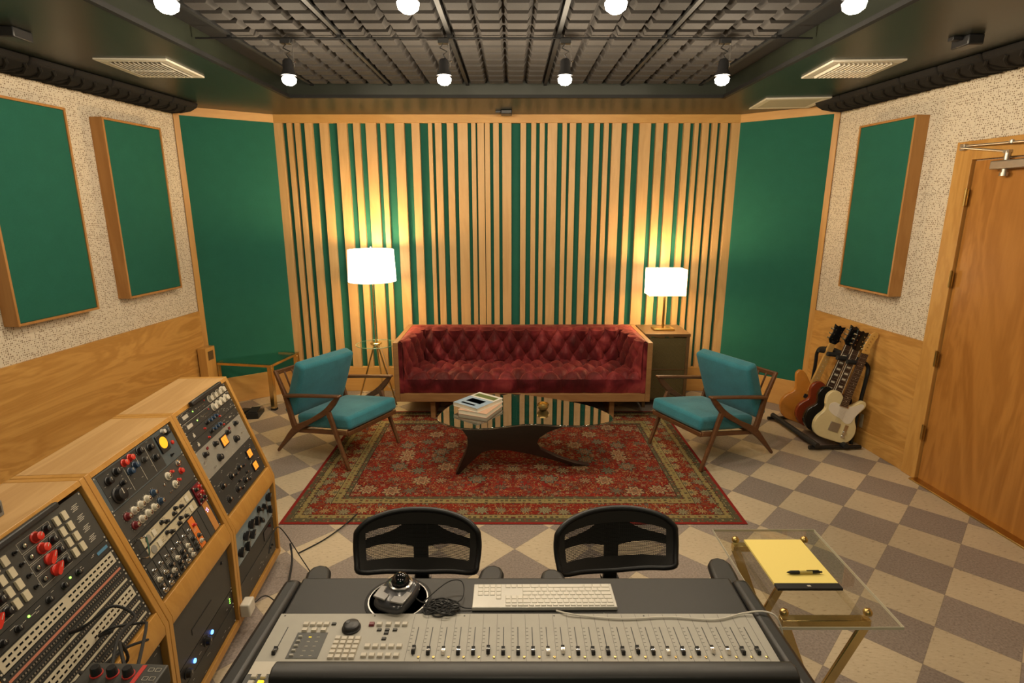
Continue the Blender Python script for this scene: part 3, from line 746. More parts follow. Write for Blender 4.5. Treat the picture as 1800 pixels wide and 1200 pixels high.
m=MB();m.box(-.10,.10,-.065,.065,0,.018);m.build('base',M['brass_old'],t,bevel=.002)
m=MB();m.box(-.011,.011,-.008,.008,.018,.42);m.build('pole',M['brass_old'],t,bevel=.002)
m=MB()
for a,b in(((-.17,-.10),(.17,-.10)),((.17,-.10),(.17,.10)),((.17,.10),(-.17,.10)),((-.17,.10),(-.17,-.10))):
    x0,x1=sorted((a[0],b[0]));y0,y1=sorted((a[1],b[1]));m.box(x0-.002,x1+.002,y0-.002,y1+.002,.345,.590)
m.build('lamp_shade',M['shade'],t)
m=MB();m.lathe([(0,.42),(.02,.425),(.03,.46),(.02,.49),(0,.50)],16);m.build('bulb',M['bulb'],t)
plight('table_lamp_light',(1.47,5.37,.733+.55),17,(1,.72,.38),.05)
plight('table_lamp_light',(1.47,5.37,.733+.37),6,(1,.72,.38),.05)
# ---------------- left glass & brass table
A=Vector((-2.89,5.19));B_=Vector((-2.27,5.085));
t=thing('glass_table','square glass table with thick brass frame in left corner','side table',(-2.265,5.085,0),math.atan2(.105,-.62)+PI)
# local x from front-left to front-right negative; square .60 x .54
Lx,Ly=.60,.50
for x in(-Lx+.022,-.022):
    for y in(.022,Ly-.022):
        m=MB();m.box(x-.022,x+.022,y-.022,y+.022,0,.425);m.build('leg',M['brass'],t,bevel=.003)
        m=MB();m.box(x-.024,x+.024,y-.024,y+.024,0,.02);m.build('foot_cap',M['black'],t)
for a in((-Lx,0,-.0,.03),(-Lx,0,Ly-.03,Ly)):
    m=MB();m.box(a[0],a[1],a[2],a[3],.4255,.450);m.build('rail',M['brass'],t,bevel=.002)
for a in((-Lx,-Lx+.03),(-.03,0)):
    m=MB();m.box(a[0],a[1],.031,Ly-.031,.4255,.450);m.build('rail',M['brass'],t,bevel=.002)
m=MB();m.box(-Lx-.005,.005,-.005,Ly+.005,.4505,.4605);m.build('glass_top',M['glass_green'],t,bevel=.002)
m=MB();m.tube([(-Lx+.3,.12,.34),(-.05,.25,.34)],.006,6)
# pedals + floor cables
t=thing('foot_pedal','small black foot pedal on the floor behind the outboard rack','pedal',(-2.40,4.96,0),R(8))
m=MB();m.prism([(-.10,0),(.10,0),(.10,.035),(-.10,.06)],-.055,.055,'x');m.build('housing',M['black'],t,bevel=.004)
m=MB();m.box(-.04,.04,-.09,.05,.060,.068);m.M=Matrix.Identity(4);m.build('treadle',M['rubber'],t,bevel=.003)
t=thing('foot_pedal','narrow black pedal beside the larger one behind the rack','pedal',(-2.53,5.0,0),R(-6))
m=MB();m.box(-.035,.035,-.07,.07,0,.035);m.build('housing',M['black'],t,bevel=.004);m=MB();m.cyl((0,-.03,.035),(0,-.03,.05),.012);m.build('switch',M['steel'],t)
m=MB();m.tube(catmull([(-2.50,5.07,.03),(-2.45,5.2,.012),(-2.30,5.30,.012),(-2.15,5.26,.012),(-2.05,5.38,.012),(-2.1,5.55,.012)],6,False),.005,6)
tag(m.build('floor_cable',solid('cable_cream',(.42,.36,.24),.5)),'pale cable snaking across the floor near the brass table','cable')
# ---------------- guitar stand
t=thing('guitar_stand','black tubular multi guitar stand against right wall','guitar stand')
bm=M['black_metal']
m=MB();m.tube([(2.38,4.19,.022),(2.80,4.20,.022)],.016,10);m.build('front_foot',bm,t)
m=MB();m.tube([(2.335,4.83,.022),(2.765,4.86,.022)],.016,10);m.build('rear_foot',bm,t)
m=MB();m.tube(catmull([(2.745,4.24,.03),(2.79,4.27,.38),(2.825,4.29,.60),(2.835,4.32,.665),(2.81,4.38,.69),(2.77,4.60,.70),(2.74,4.80,.69),(2.725,4.86,.64),(2.72,4.86,.50),(2.70,4.86,.03)],6,False),.015,10);m.build('neck_frame',bm,t)
m=MB();m.tube([(2.43,4.16,.05),(2.38,4.84,.05)],.022,10);m.build('padded_rail',M['rubber'],t)
m=MB();m.tube([(2.66,4.16,.045),(2.62,4.86,.045)],.022,10);m.build('padded_rail',M['rubber'],t)
m=MB();m.tube([(2.79,4.36,.695),(2.755,4.76,.70)],.024,10);m.build('neck_pad',M['rubber'],t)
for yy in(4.40,4.52,4.64,4.76):
    m=MB();m.tube([(2.79-(yy-4.4)*.1,yy-.10,.690),(2.655-(yy-4.4)*.1,yy-.10,.705)],.019,8);m.build('divider',M['rubber'],t)
m=MB();m.tube([(2.775,4.255,.20),(2.70,4.52,.22)],.009,8);m.build('brace',bm,t)
def guitar(label,kind,base,lean,yaw,bodymat,neckmat,headmat,sc=1.,back=6):
    X=Vector((math.cos(yaw),math.sin(yaw),0));Z=Vector((math.sin(yaw),-math.cos(yaw),0)) # face normal toward camera side
    Y=Vector((0,0,1))
    Mr=Matrix.Rotation(-lean,4,'Z') # in-plane lean
    mw=frame(base,X,Y,Z)@Matrix.Rotation(-R(back),4,'X')@Mr@Matrix.Scale(sc,4)
    t=thing('electric_guitar',label,'guitar',mw=mw)
    if kind=='tele':
        o=[(0,0),(.09,.004),(.14,.035),(.16,.095),(.152,.155),(.125,.205),(.118,.245),(.14,.29),(.158,.335),(.148,.37),(.115,.372),(.085,.34),(.06,.315),(.035,.31),(.0,.32),(-.032,.37),(-.075,.395),(-.118,.38),(-.14,.34),(-.135,.29),(-.118,.245),(-.125,.205),(-.152,.155),(-.16,.095),(-.14,.035),(-.09,.004)]
    elif kind=='lp':
        o=[(0,0),(.09,.004),(.15,.05),(.168,.11),(.155,.17),(.12,.215),(.112,.25),(.13,.30),(.135,.33),(.12,.355),(.09,.345),(.06,.31),(.03,.30),(0,.31),(-.03,.37),(-.08,.39),(-.12,.36),(-.132,.31),(-.115,.25),(-.12,.215),(-.155,.17),(-.168,.11),(-.15,.05),(-.09,.004)]
    else:
        o=[(0,0),(.10,.004),(.16,.05),(.185,.12),(.17,.19),(.13,.24),(.12,.275),(.14,.33),(.16,.40),(.145,.42),(.10,.37),(.05,.33),(0,.33),(-.04,.37),(-.09,.42),(-.14,.44),(-.165,.40),(-.14,.33),(-.12,.275),(-.13,.24),(-.17,.19),(-.185,.12),(-.16,.05),(-.10,.004)]
    m=MB();m.prism(catmull(o,4),-.045,0);m.build('body',M[bodymat],t,bevel=.006,seg=2)
    N0=.29;N1=.735
    m=MB();m.prism([(-.028,N0),(.028,N0),(.022,N1),(-.022,N1)],-.022,.008);m.build('neck',M['maple' if neckmat=='maple' else 'rosewood'],t,bevel=.003)
    m=MB();
    m.prism([(-.028,N0),(.028,N0),(.022,N1),(-.022,N1)],.0082,.012);m.m=1
    for k in range(1,22):
        y=N1-(.648)*(1-2**(-k/12))
        if y>N0: m.box(-.026,.026,y-.0009,y+.0009,.012,.0132)
    m.m=2
    for k in (3,5,7,9,12,15,17):
        y=N1-.648*(1-2**(-(k-.5)/12))
        if kind=='lp': m.box(-.015,.015,y-.007,y+.007,.012,.0127)
        else: m.cyl((0,y,.012),(0,y,.0127),.0035,n=8)
    m.build('fretboard',[M[neckmat],M['steel'],M['paper']],t)
    if kind=='lp':
        m=MB();
        for sx in(-1,1): m.add([(sx*.0285,N0,.008),(sx*.0305,N0,.008),(sx*.0245,N1,.008),(sx*.0225,N1,.008),(sx*.0285,N0,.0135),(sx*.0305,N0,.0135),(sx*.0245,N1,.0135),(sx*.0225,N1,.0135)],[(4,5,6,7),(0,4,7,3),(1,2,6,5)])
        m.build('binding',M['paper'],t)
    if kind=='tele': h=[(-.022,.735),(.022,.735),(.030,.755),(.022,.775),(.034,.86),(.045,.89),(.035,.915),(.008,.915),(-.012,.89),(-.028,.80)]
    else: h=[(-.022,.735),(.022,.735),(.042,.765),(.034,.83),(.044,.90),(.015,.888),(0,.90),(-.015,.888),(-.044,.90),(-.034,.83),(-.042,.765)]
    m=MB();m.prism(h,-.012,.004);m.build('headstock',M[headmat],t,bevel=.002)
    for k in range(6):
        m=MB()
        if kind=='tele': x,y=-.012+.0,.765+.024*k;x=-.018+.004*k;m.cyl((x-.022,y,-.004),(x-.006,y,-.004),.006,n=8);m.cyl((x+.006,y,.004),(x+.006,y,.010),.004,n=8)
        else:
            sx=-1 if k<3 else 1;y=.775+.04*(k%3);m.cyl((sx*.038,y,-.004),(sx*.058,y,-.004),.007,n=8);m.cyl((sx*.022,y,.004),(sx*.022,y,.010),.005,n=8)
        m.build('tuning_peg',M['chrome'],t)
    m=MB();
    for k in range(6):
        x0=-.024+.0096*k;x1=-.016+.0064*k;m.cyl((x0,.085,.012),(x1,.735,.0145),.0005,n=4)
    m.build('strings',M['steel'],t)
    if kind=='tele':
        m=MB();m.prism(catmull([(-.095,.235),(-.05,.205),(.01,.19),(.06,.165),(.095,.18),(.108,.23),(.125,.28),(.145,.335),(.12,.35),(.08,.32),(.034,.30),(-.03,.30),(-.07,.305),(-.10,.28)],4),.0003,.003);m.build('pickguard',M['pickguard'],t)
        m=MB();m.box(-.045,.03,.075,.15,.0003,.006);m.build('bridge_plate',M['steel'],t,bevel=.001)
        m=MB();m.box(.065,.09,.045,.155,.0003,.004);m.cyl((.0775,.06,.004),(.0775,.06,.02),.009,n=12);m.cyl((.0775,.095,.004),(.0775,.095,.02),.009,n=12);m.build('control_plate',M['chrome'],t)
        m=MB();m.box(-.035,.035,.285,.300,.003,.010);m.build('pickup',M['chrome'],t,bevel=.002)
    else:
        m=MB();m.box(-.038,.038,.10,.135,.0003,.008);m.build('pickup',M['chrome' if kind=='lp' else 'black'],t,bevel=.002)
        m=MB();m.box(-.038,.038,.225,.26,.0003,.008);m.build('pickup',M['chrome' if kind=='lp' else 'black'],t,bevel=.002)
        m=MB();m.box(-.04,.04,.065,.080,.0003,.012);m.build('bridge',M['chrome'],t,bevel=.002)
        m=MB()
        for x,y in((.09,.13),(.125,.10),(.085,.08),(.12,.055)): m.cyl((x,y,.0003),(x,y,.016),.010,n=12)
        m.build('knobs',M['black' if kind=='lp' else 'knob_white'],t)
        if kind=='lpb':
            m=MB();q=catmull(o,4);m.tube([(p[0]*.985,p[1]*.985+.002,.001) for p in q],.0035,5,closed=True);m.build('body_binding',M['paper'],t)
    return t
guitar('cream electric guitar with white pickguard at front of the stand','tele',(2.555,4.215,.075),R(15.5),R(-9),'guitar_cream','rosewood','maple',1.0)
guitar('glossy black guitar with block inlays, second on the stand','lp',(2.545,4.345,.075),R(16.5),R(-9),'black_gloss','rosewood','black_gloss',1.0)
guitar('red brown guitar with black headstock, third on the stand','lp',(2.535,4.46,.075),R(17.5),R(-9),'guitar_red','rosewood','black_gloss',1.02)
guitar('amber bodied guitar with maple neck, rearmost on the stand','big',(2.475,4.60,.075),R(18.5),R(-9),'guitar_orange','maple','black_gloss',1.0)
# ================================================================== OUTBOARD RACK
RB=Vector((-1.276,2.751,0));ROWD=Vector((-.077,.997,0)) # towards the far end
RXv=Vector((.997,.077,0))
RANG=math.atan2(.077,.997)
BW=.548
K=(.010,.51);Tp=(-.175,1.062)
labels_r=['oak framed equipment rack bay farthest from camera, with glowing orange meters','middle oak framed equipment rack bay with a yellow meter unit','nearest oak framed equipment rack bay holding the patchbays']
for i in range(3):
    org=RB-ROWD*BW*(i+1)
    t=thing('equipment_rack',labels_r[i],'equipment rack',mw=frame(org,RXv,ROWD,(0,0,1)));t['group']='oak equipment racks'
    prof=[(0,.05),K,Tp,(-.40,1.062),(-.46,.05)]
    for a,b in((0.001,.024),(BW-.024,BW-.001)):
        m=MB();m.prism(prof,a,b,'y');m.build('side_panel',M['oak_edge'],t,bevel=.002)
    m=MB();m.box(-.40,-.176,.0245,BW-.0245,1.042,1.062);m.build('top_panel',M['oak'],t,bevel=.002)
    m=MB();m.prism([(-.176,1.0615),(-.170,1.045),(-.205,1.035),(-.205,1.0415)],.0245,BW-.0245,'y');m.build('top_rail',M['oak_edge'],t)
    d=Vector((Tp[0]-K[0],Tp[1]-K[1])).normalized();nn=Vector((d.y,-d.x))
    k0=Vector(K);k1=k0+d*.062
    m=MB();m.prism([tuple(k0),tuple(k1),tuple(k1-nn*.03),(K[0]-.03,K[1]-.03),(K[0]-.001,K[1]-.03)],.0245,BW-.0245,'y');m.build('middle_rail',M['oak_edge'],t,bevel=.002)
    m=MB();m.box(-.022,.0,.0245,BW-.0245,.05,.085);m.build('bottom_rail',M['oak_edge'],t,bevel=.002)
    m=MB();m.box(-.44,-.02,.0245,BW-.0245,.05,.062);m.build('floor_panel',M['oak_edge'],t)
    m=MB();m.prism([(-.41,1.0),(-.40,1.0),(-.45,.07),(-.46,.07)],.0245,BW-.0245,'y');m.build('back_panel',M['black'],t)
    for x in(-.05,-.40):
        for y in(.05,BW-.05):
            m=MB();m.cyl((x,y-.010,.024),(x,y+.010,.024),.024,n=16);m.box(x-.012,x+.012,y-.014,y+.014,.035,.0495);m.build('caster',M['rubber'],t)
face_d=Vector((Tp[0]-K[0],Tp[1]-K[1])).normalized()
UPF=(RXv*face_d.x+Vector((0,0,1))*face_d.y).normalized()
FN=ROWD.cross(UPF).normalized()
FL=(Vector(Tp)-Vector(K)).length
def bay_mw(i,s,lower=False,off=.002,off2=0):
    """s: height of the unit's bottom edge up the face measured from the knee (upper) or from floor (lower)"""
    org=RB-ROWD*BW*(i+1)+ROWD*.033
    if lower: return frame(org+Vector((0,0,s))+RXv*(-.012),ROWD,(0,0,1),ROWD.cross(Vector((0,0,1))))
    return frame(org+RXv*K[0]+Vector((0,0,K[1]))+UPF*s-FN*(.010-off2),ROWD,UPF,FN)
UW=.482
_kc={}
def knobmesh(r,h,mat,style='k'):
    key=(r,h,mat,style)
    if key not in _kc:
        m=MB()
        if style=='k':
            m.lathe([(r*1.15,0),(r*1.15,h*.15),(r*.92,h*.25),(r*.82,h*.95),(r*.7,h),(0,h)],16);m.m=1;m.box(-r*.07,r*.07,0,r*.8,h,h+.0006)
            ml=[M[mat],M['mark']]
        elif style=='c':
            m.lathe([(r*1.2,0),(r*1.2,h*.2),(r*.9,h*.3),(r*.8,h*.9),(r*.7,h*.98)],16);m.m=1;m.lathe([(r*.72,h*.95),(r*.6,h),(0,h)],16);ml=[M[mat],M['chrome']]
        elif style=='w': # winged pointer
            m.lathe([(r*1.05,0),(r*1.05,h*.3),(r*.9,h*.35),(0,h*.35)],16);m.prism(catmull([(-r*.35,-r*1.2),(r*.35,-r*1.2),(r*.5,0),(r*.22,r*1.35),(-r*.22,r*1.35),(-r*.5,0)],3),h*.3,h);ml=[M[mat],M['mark']];m.m=1;m.box(-r*.06,r*.06,r*.2,r*1.25,h,h+.0006)
        elif style=='b': m.box(-r,r,-h*2,h*2,0,h);ml=[M[mat]]
        elif style=='led': m.lathe([(r,0),(r*.9,r*.5),(0,r*.8)],8);ml=[M[mat]]
        elif style=='t': m.cyl((0,0,0),(0,0,h*.4),r,n=10);m.cyl((0,0,h*.4),(0,r*.8,h*1.4),r*.45,n=8);ml=[M[mat]]
        _kc[key]=m.mesh('knob',ml)
    return _kc[key]
def put(name,me,par,x,y,z=.0,rot=0):
    o=bpy.data.objects.new(name,me);COL.objects.link(o);o.parent=par;o.location=(x,y,z);o.rotation_euler=(0,0,rot);return o
RU=.0445
def unit(name,label,i,s,h,mat,lower=False,depth=.20,cat='audio unit',marks=(),lines=(),off=0,w=UW,ring=None):
    mw=bay_mw(i,s,lower)@Matrix.Translation((0,0,off))
    t=thing(name,label,cat,mw=mw);t['group']='rack mounted audio units'
    m=MB();m.box(0,w,.0008,h-.0008,-.005,.0)
    m.m=1
    for x,y,a,b in marks: m.box(x,x+a,y,y+b,.0,.0005)
    for x0,y0,x1,y1 in lines:
        if abs(x1-x0)>abs(y1-y0): m.box(x0,x1,y0-.0006,y0+.0006,0,.0005)
        else: m.box(x0-.0006,x0+.0006,y0,y1,0,.0005)
    for x in(.007,w-.007):
        for y in(.007,h-.007): m.cyl((x,y,0),(x,y,.0015),.003,n=8)
    m.build('faceplate',[M[mat],M['mark']],t)
    if depth: m=MB();m.box(.02,w-.02,.002,h-.002,-depth,-.0055);m.build('chassis',M['black'],t)
    return t
def rmarks(n,w,h,x0=.01,x1=None,seed=1,ln=.02):
    r=random.Random(seed);x1=x1 or w-.01;o=[]
    for _ in range(n): o.append((r.uniform(x0,x1-ln),r.uniform(.006,h-.008),r.uniform(.3,1)*ln,.0012))
    return o
def ring(par,x,y,r,n=11):
    m=MB()
    for k in range(n):
        a=R(-140+280*k/(n-1));p=Vector((math.sin(a),math.cos(a)))
        m.M=frame((x+p.x*r,y+p.y*r,.0003),(p.x,p.y,0),(-p.y,p.x,0),(0,0,1));m.box(0,.0035,-.0005,.0005,0,.0003)
    m.build('dial_scale',M['mark'],par)
def meter(par,x,y,w,h,mat,tilt=0,bez='black'):
    m=MB();m.box(x-w/2-.006,x+w/2+.006,y-h/2-.006,y+h/2+.006,0,.006);b=m.build('meter',M[bez],par,bevel=.001)
    m=MB();m.box(x-w/2,x+w/2,y-h/2,y+h/2,.006,.0068);m.build('meter_face',M[mat],b)
    m=MB();m.box(-.0006,.0006,0,h*.6,0,.0005);m.M=Matrix.Identity(4);m.build('needle',M['black'],b,loc=(x,y-h*.35,.007),rot=(0,0,.4))
# --- bay 0 (far) upper, from knee upward. opening from .066 to .56
s0=.068
t=unit('compressor','black compressor unit with two glowing orange square meters',0,s0,4.1*RU,'panel_dark',marks=rmarks(26,UW,4*RU,seed=3))
for y in(.125,.055): meter(t,.395,y,.042,.036,'meter_orange')
for x in(.07,.165,.255):
    for y in(.045,.115): put('knob',knobmesh(.013,.016,'black','c'),t,x,y);ring(t,x,y,.019)
for x in(.21,.30):
    for y in(.03,.068,.105): put('knob',knobmesh(.007,.012,'black','c'),t,x,y)
for x,y in((.455,.12),(.455,.07),(.35,.12)): put('switch',knobmesh(.004,.008,'chrome','t'),t,x,y)
s0+=4.1*RU
t=unit('compressor','silver grey compressor unit with one small orange meter',0,s0,3*RU,'panel_grey',marks=rmarks(14,UW,3*RU,seed=5))
meter(t,.245,.085,.05,.04,'meter_orange')
for x,y,r in((.06,.100,.012),(.165,.105,.012),(.30,.105,.012),(.40,.112,.012),(.15,.042,.016),(.345,.050,.016)): put('knob',knobmesh(r,.018,'black'),t,x,y,rot=R(30))
for x,y in((.085,.025),(.42,.05),(.03,.075)): put('switch',knobmesh(.004,.008,'chrome','t'),t,x,y)
for x in(.10,.335): m=MB();m.box(x-.008,x+.008,.108,.120,0,.003);m.build('rocker',M['knob_maroon'],t)
s0+=3*RU
for q,lab in enumerate(('black one space preamp with blue knobs, lower of the pair','black one space preamp with blue knobs, upper of the pair')):
    t=unit('preamp',lab,0,s0,RU,'panel_dark',marks=rmarks(16,UW,RU,.28,seed=7+q)+[(.05,.012,.016,.012),(.055,.024,.006,.008)])
    for x in(.185,.215,.245,.275): put('knob',knobmesh(.0085,.016,'knob_blue' if x>.2 else 'black'),t,x,.022+(.006 if int(x*1000)%2 else -.004))
    for x in(.15,.305): put('switch',knobmesh(.005,.008,'knob_red'),t,x,.014)
    s0+=RU
for q,lab in enumerate(('black preamp with row of white knobs, second from the top','black preamp with row of white knobs, topmost of the rack bay')):
    t=unit('preamp',lab,0,s0,RU,'panel_dark',marks=rmarks(14,UW,RU,.02,.26,seed=11+q,ln=.014)+[(.04,.012,.045,.016)],lines=[(.01,.041,.47,.041)])
    for x in(.295,.340,.385,.430): put('knob',knobmesh(.0165,.018,'knob_white'),t,x,.022)
    for x in(.16,.18,.20,.22): put('switch',knobmesh(.003,.006,'chrome','t'),t,x,.020)
    put('indicator',knobmesh(.004,.006,'knob_red','led'),t,.25,.03);put('indicator',knobmesh(.003,.006,'led_green','led'),t,.13,.02)
    s0+=RU
t=tag(MB().box(.10,.40,0,.022,0,.02).build('rack_vent_bar',M['black'],bevel=.005,mw=bay_mw(0,s0+.002,off2=.014)),'short black bar along the top edge of the farthest rack bay','vent bar')
# lower bay 0
t=unit('equalizer','pale blue equalizer unit with many black knobs, low in far bay',0,.295,3.7*RU,'panel_blue',True,marks=rmarks(18,UW,.15,seed=21))
rr=random.Random(4)
for k,(x,y) in enumerate(((.05,.06),(.12,.10),(.12,.045),(.19,.12),(.19,.065),(.25,.10),(.31,.13),(.31,.07),(.37,.11),(.43,.13),(.43,.06))): put('knob',knobmesh(.016,.022,'black','w'),t,x,y,rot=R(rr.uniform(-60,60)))
t=unit('power_conditioner','plain black blank unit under the pale blue equalizer',0,.205,2*RU,'panel_dark',True)
m=MB();m.box(.34,.44,.02,.07,0,.003);m.build('display',M['black_gloss'],t)
t=unit('amplifier','dark unit at the bottom of the far rack bay',0,.088,2.5*RU,'panel_char',True,marks=rmarks(8,UW,.1,seed=33))
for x in(.40,.43): put('knob',knobmesh(.006,.010,'black'),t,x,.06)
# --- bay 1 (middle) upper
s0=.068
def five00(i,s):
    t=unit('module_chassis','black module chassis with small knob modules and one orange module',i,s,3*RU,'panel_dark')
    w=.038
    for k in range(11):
        x=.012+k*.0417
        col='panel_orange' if k==7 else('panel_copper' if k==10 else 'panel_char')
        m=MB();m.box(x,x+w,.003,3*RU-.003,0,.002);mod=m.build('module',M[col],t)
        if k>7 and k<10: continue
        if k==10:
            for dx,dy in((0,0),(.008,.004),(-.003,.010),(.006,.013)): put('indicator',knobmesh(.0022,.002,'led_purple','led'),mod,x+.012+dx,.09+dy,.002)
            continue
        rr=random.Random(k+40)
        for y in(.018,.040,.062) if k<7 else(.028,.052): put('knob',knobmesh(.0085,.013,rr.choice(['black','black','knob_white','chrome','panel_char']),'c'),mod,x+w/2+rr.uniform(-.004,.004),y,.002)
        put('knob',knobmesh(.007,.012,'knob_red' if k==7 else 'chrome','k'),mod,x+w/2,.10,.002)
        m=MB()
        for q in range(3): m.box(x+.004,x+.026,.074+q*.006,.0752+q*.006,.002,.0024)
        m.build('legend',M['mark'],mod)
    return t
five00(1,s0);s0+=3*RU
for q,lab in enumerate(('cream faced one space compressor with black knobs, lower of two','cream faced one space compressor with black knobs, upper of two')):
    t=unit('compressor',lab,1,s0,RU,'panel_dark')
    m=MB();m.box(.05,.40,.005,RU-.004,0,.002);m.m=1
    for x,y,a,b in rmarks(18,.35,RU,.06,.39,seed=50+q,ln=.012): m.box(x,x+a,y,y+b,.002,.0023)
    p=m.build('cream_plate',[M['panel_cream'],M['black']],t)
    for x in(.175,.20,.255,.275,.31): put('knob',knobmesh(.008,.013,'black'),p,x,.024+(.006 if x in(.175,.275) else -.006),.002)
    m=MB();m.cyl((.082,.022,.002),(.082,.022,.004),.015,n=20);m.build('dial',M['panel_grey'],p)
    for x in(.11,.35): m=MB();m.box(x,x+.02,.012,.034,.002,.005);m.build('button_block',M['knob_white'],p)
    s0+=RU
t=unit('preamp','small red knobbed unit at the right end of the middle bay',1,s0-2*RU,.085,'knob_maroon',off=.0065,w=.062,depth=0,marks=rmarks(5,.06,.08,seed=2,ln=.01))
t.matrix_world=t.matrix_world@Matrix.Translation((.415,0,0))
rr=random.Random(9)
for x in(.016,.044):
    for y in(.016,.040,.066): put('knob',knobmesh(.008,.013,rr.choice(['knob_red','black','knob_maroon']),'c'),t,x,y)
t=unit('handle_bracket','dark one space blank panel with chrome loop handle',1,s0,.35*RU,'panel_dark')
m=MB();m.tube(catmull([(.015,-.055,0.0005),(.015,-.055,.03),(.035,0,.035),(.03,.008,.03),(.03,.008,.002)],4,False),.003,6);m.build('handle',M['chrome'],t)
s0+=.35*RU
t=unit('preamp','charcoal preamp unit with white, blue and red knobs',1,s0,2.6*RU,'panel_char',marks=rmarks(12,UW,.1,.02,.25,seed=61))
for k,x in enumerate((.05,.09,.13,.17,.215)):
    for y,dx in((.075,0),(.032,.012)):
        put('knob',knobmesh(.0125,.018,['knob_maroon','knob_white','knob_white','knob_white','knob_blue'][k],'c'),t,x+dx,y);ring(t,x+dx,y,.017,9)
for x,y in((.33,.085),(.345,.040)): put('knob',knobmesh(.014,.014,'knob_white','c'),t,x,y);put('knob',knobmesh(.007,.012,'knob_red'),t,x+.03,y+.004)
put('knob',knobmesh(.012,.012,'knob_red'),t,.415,.065);put('knob',knobmesh(.012,.012,'chrome','c'),t,.42,.098)
for x,y in((.29,.07),(.30,.03)): put('switch',knobmesh(.005,.008,'chrome','t'),t,x,y)
s0+=2.6*RU
h=FL-.022-s0
t=unit('channel_strip','black and grey channel strip with yellow meter and two red knobs',1,s0,h,'panel_greyblue')
m=MB();m.box(.018,.355,.006,h-.006,0,.001);m.m=1
for x in(.145,.225,.29): m.box(x-.0008,x+.0008,.012,h-.02,.001,.0015)
for x,y,a,b in rmarks(26,.33,h,.02,.34,seed=71,ln=.014): m.box(x,x+a,y,y+b,.001,.0015)
m.build('black_inlay',[M['panel_dark'],M['mark']],t)
put('knob',knobmesh(.026,.022,'black'),t,.065,.038,.001);ring(t,.065,.038,.034,21)
for x,y,r,mm in((.055,.098,.014,'black'),(.105,.108,.014,'black'),(.105,.062,.009,'black'),(.158,.116,.013,'knob_red'),(.196,.124,.013,'knob_red'),(.165,.078,.013,'knob_blue'),(.200,.085,.013,'knob_blue'),(.255,.118,.014,'black'),(.255,.080,.011,'panel_char'),(.315,.105,.013,'black'),(.315,.060,.013,'black')):
    y=min(y,h-.02);put('knob',knobmesh(r,.017,mm),t,x,y,.001);ring(t,x,y,r+.006,9)
m=MB();m.box(.365,.425,.05,.125,0,.006);b=m.build('meter',M['knob_maroon'] if False else M['black'],t,bevel=.002)
m=MB();m.cyl((.395,.088,.006),(.395,.088,.007),.024,n=24);m.build('meter_face',M['meter_yellow'],b)
put('knob',knobmesh(.013,.016,'black'),t,.447,.115);put('knob',knobmesh(.010,.016,'white'),t,.425,h-.014)
put('indicator',knobmesh(.009,.01,'knob_red','led'),t,.452,.065);put('switch',knobmesh(.006,.01,'black','t'),t,.41,.025)
# bay 1 lower
t=unit('storage_unit','large matt black drawer front in the middle rack bay',1,.255,4.8*RU,'panel_char',True)
m=MB();m.box(.13,.30,.08,.084,0,.002);m.box(.13,.134,.06,.08,0,.002);m.build('pull_slot',M['black'],t)
put('lock',knobmesh(.007,.006,'black'),t,.42,.17)
t=unit('audio_interface','black unit with round blue glowing button in middle bay',1,.175,1.75*RU,'black',True,marks=rmarks(8,UW,.07,seed=81))
for x in(.12,.27): put('indicator',knobmesh(.009,.008,'led_blue','led'),t,x,.035)
for x in(.06,.22): put('knob',knobmesh(.018,.02,'black'),t,x,.035)
for y in(.03,.04,.05): put('indicator',knobmesh(.003,.002,'led_green','led'),t,.45,y)
t=unit('power_amplifier','black vented unit at bottom of the middle rack bay',1,.088,1.9*RU,'panel_dark',True,marks=rmarks(10,UW,.07,seed=83))
# --- bay 2 (near) upper: summing mixer, patchbays
s0=.068
def patch(i,s,label,seed,style):
    t=unit('patchbay',label,i,s,style[0],'panel_dark')
    hh=style[0]
    m=MB();m.m=0
    for y,w_,mi in style[1]:
        m.m=mi;m.box(.012,.468,y,y+w_,0,.0012)
    m.build('label_strip',[M['strip_cream'],M['strip_red'],M['mark']],t)
    m=MB()
    for y,jw,jh,n in style[2]:
        for k in range(n):
            x=.022+(.438/n)*(k+.5)
            if n<30 and k==n//2: continue
            m.box(x-jw/2,x+jw/2,y-jh/2,y+jh/2,.0012,.0022)
    m.build('jack_sockets',M['black_gloss'],t)
    m=MB()
    if style[3]:
        for y,jw,jh,n in style[2]:
            for k in range(n):
                x=.022+(.438/n)*(k+.5);m.lathe([(.0028,.0023),(.0028,.003),(.0016,.003)],8,(x,y,0))
        m.build('jack_rings',M['steel'],t)
    return t
sm=(RU*1.0,[(.018,.007,0)],[(.009,.004,.004,48),(.034,.004,.004,48)],True)
big=(RU*1.0,[(.003,.038,0)],[(.014,.011,.005,24),(.030,.011,.005,24)],False)
red=(RU*1.0,[(.018,.007,1)],[(.009,.004,.004,48),(.034,.004,.004,48)],True)
order=[(sm,'black patchbay row just above the lower rail of the nearest bay'),(sm,'small jack patchbay second from the lower rail in nearest bay'),(big,'cream patchbay with wide black slots, lower of the two'),(sm,'small jack patchbay above the lower cream patchbay'),(red,'small jack patchbay with a salmon label strip'),(big,'cream patchbay with wide black slots, upper of the two')]
for st,lab in order: patch(2,s0,lab,1,st);s0+=RU
t=unit('blank_controller','one space black unit with small knobs and green lights above patchbays',2,s0,.9*RU,'panel_dark',marks=rmarks(12,UW,.04,seed=91))
for x in(.05,.10,.21,.27,.33): put('knob',knobmesh(.009,.012,'black'),t,x,.02)
for x in(.14,.30): put('indicator',knobmesh(.0035,.003,'led_green','led'),t,x,.025)
m=MB();m.box(.42,.468,.014,.024,0,.001);m.build('badge',M['mark_blue'],t)
s0+=.9*RU
h=FL-.03-s0
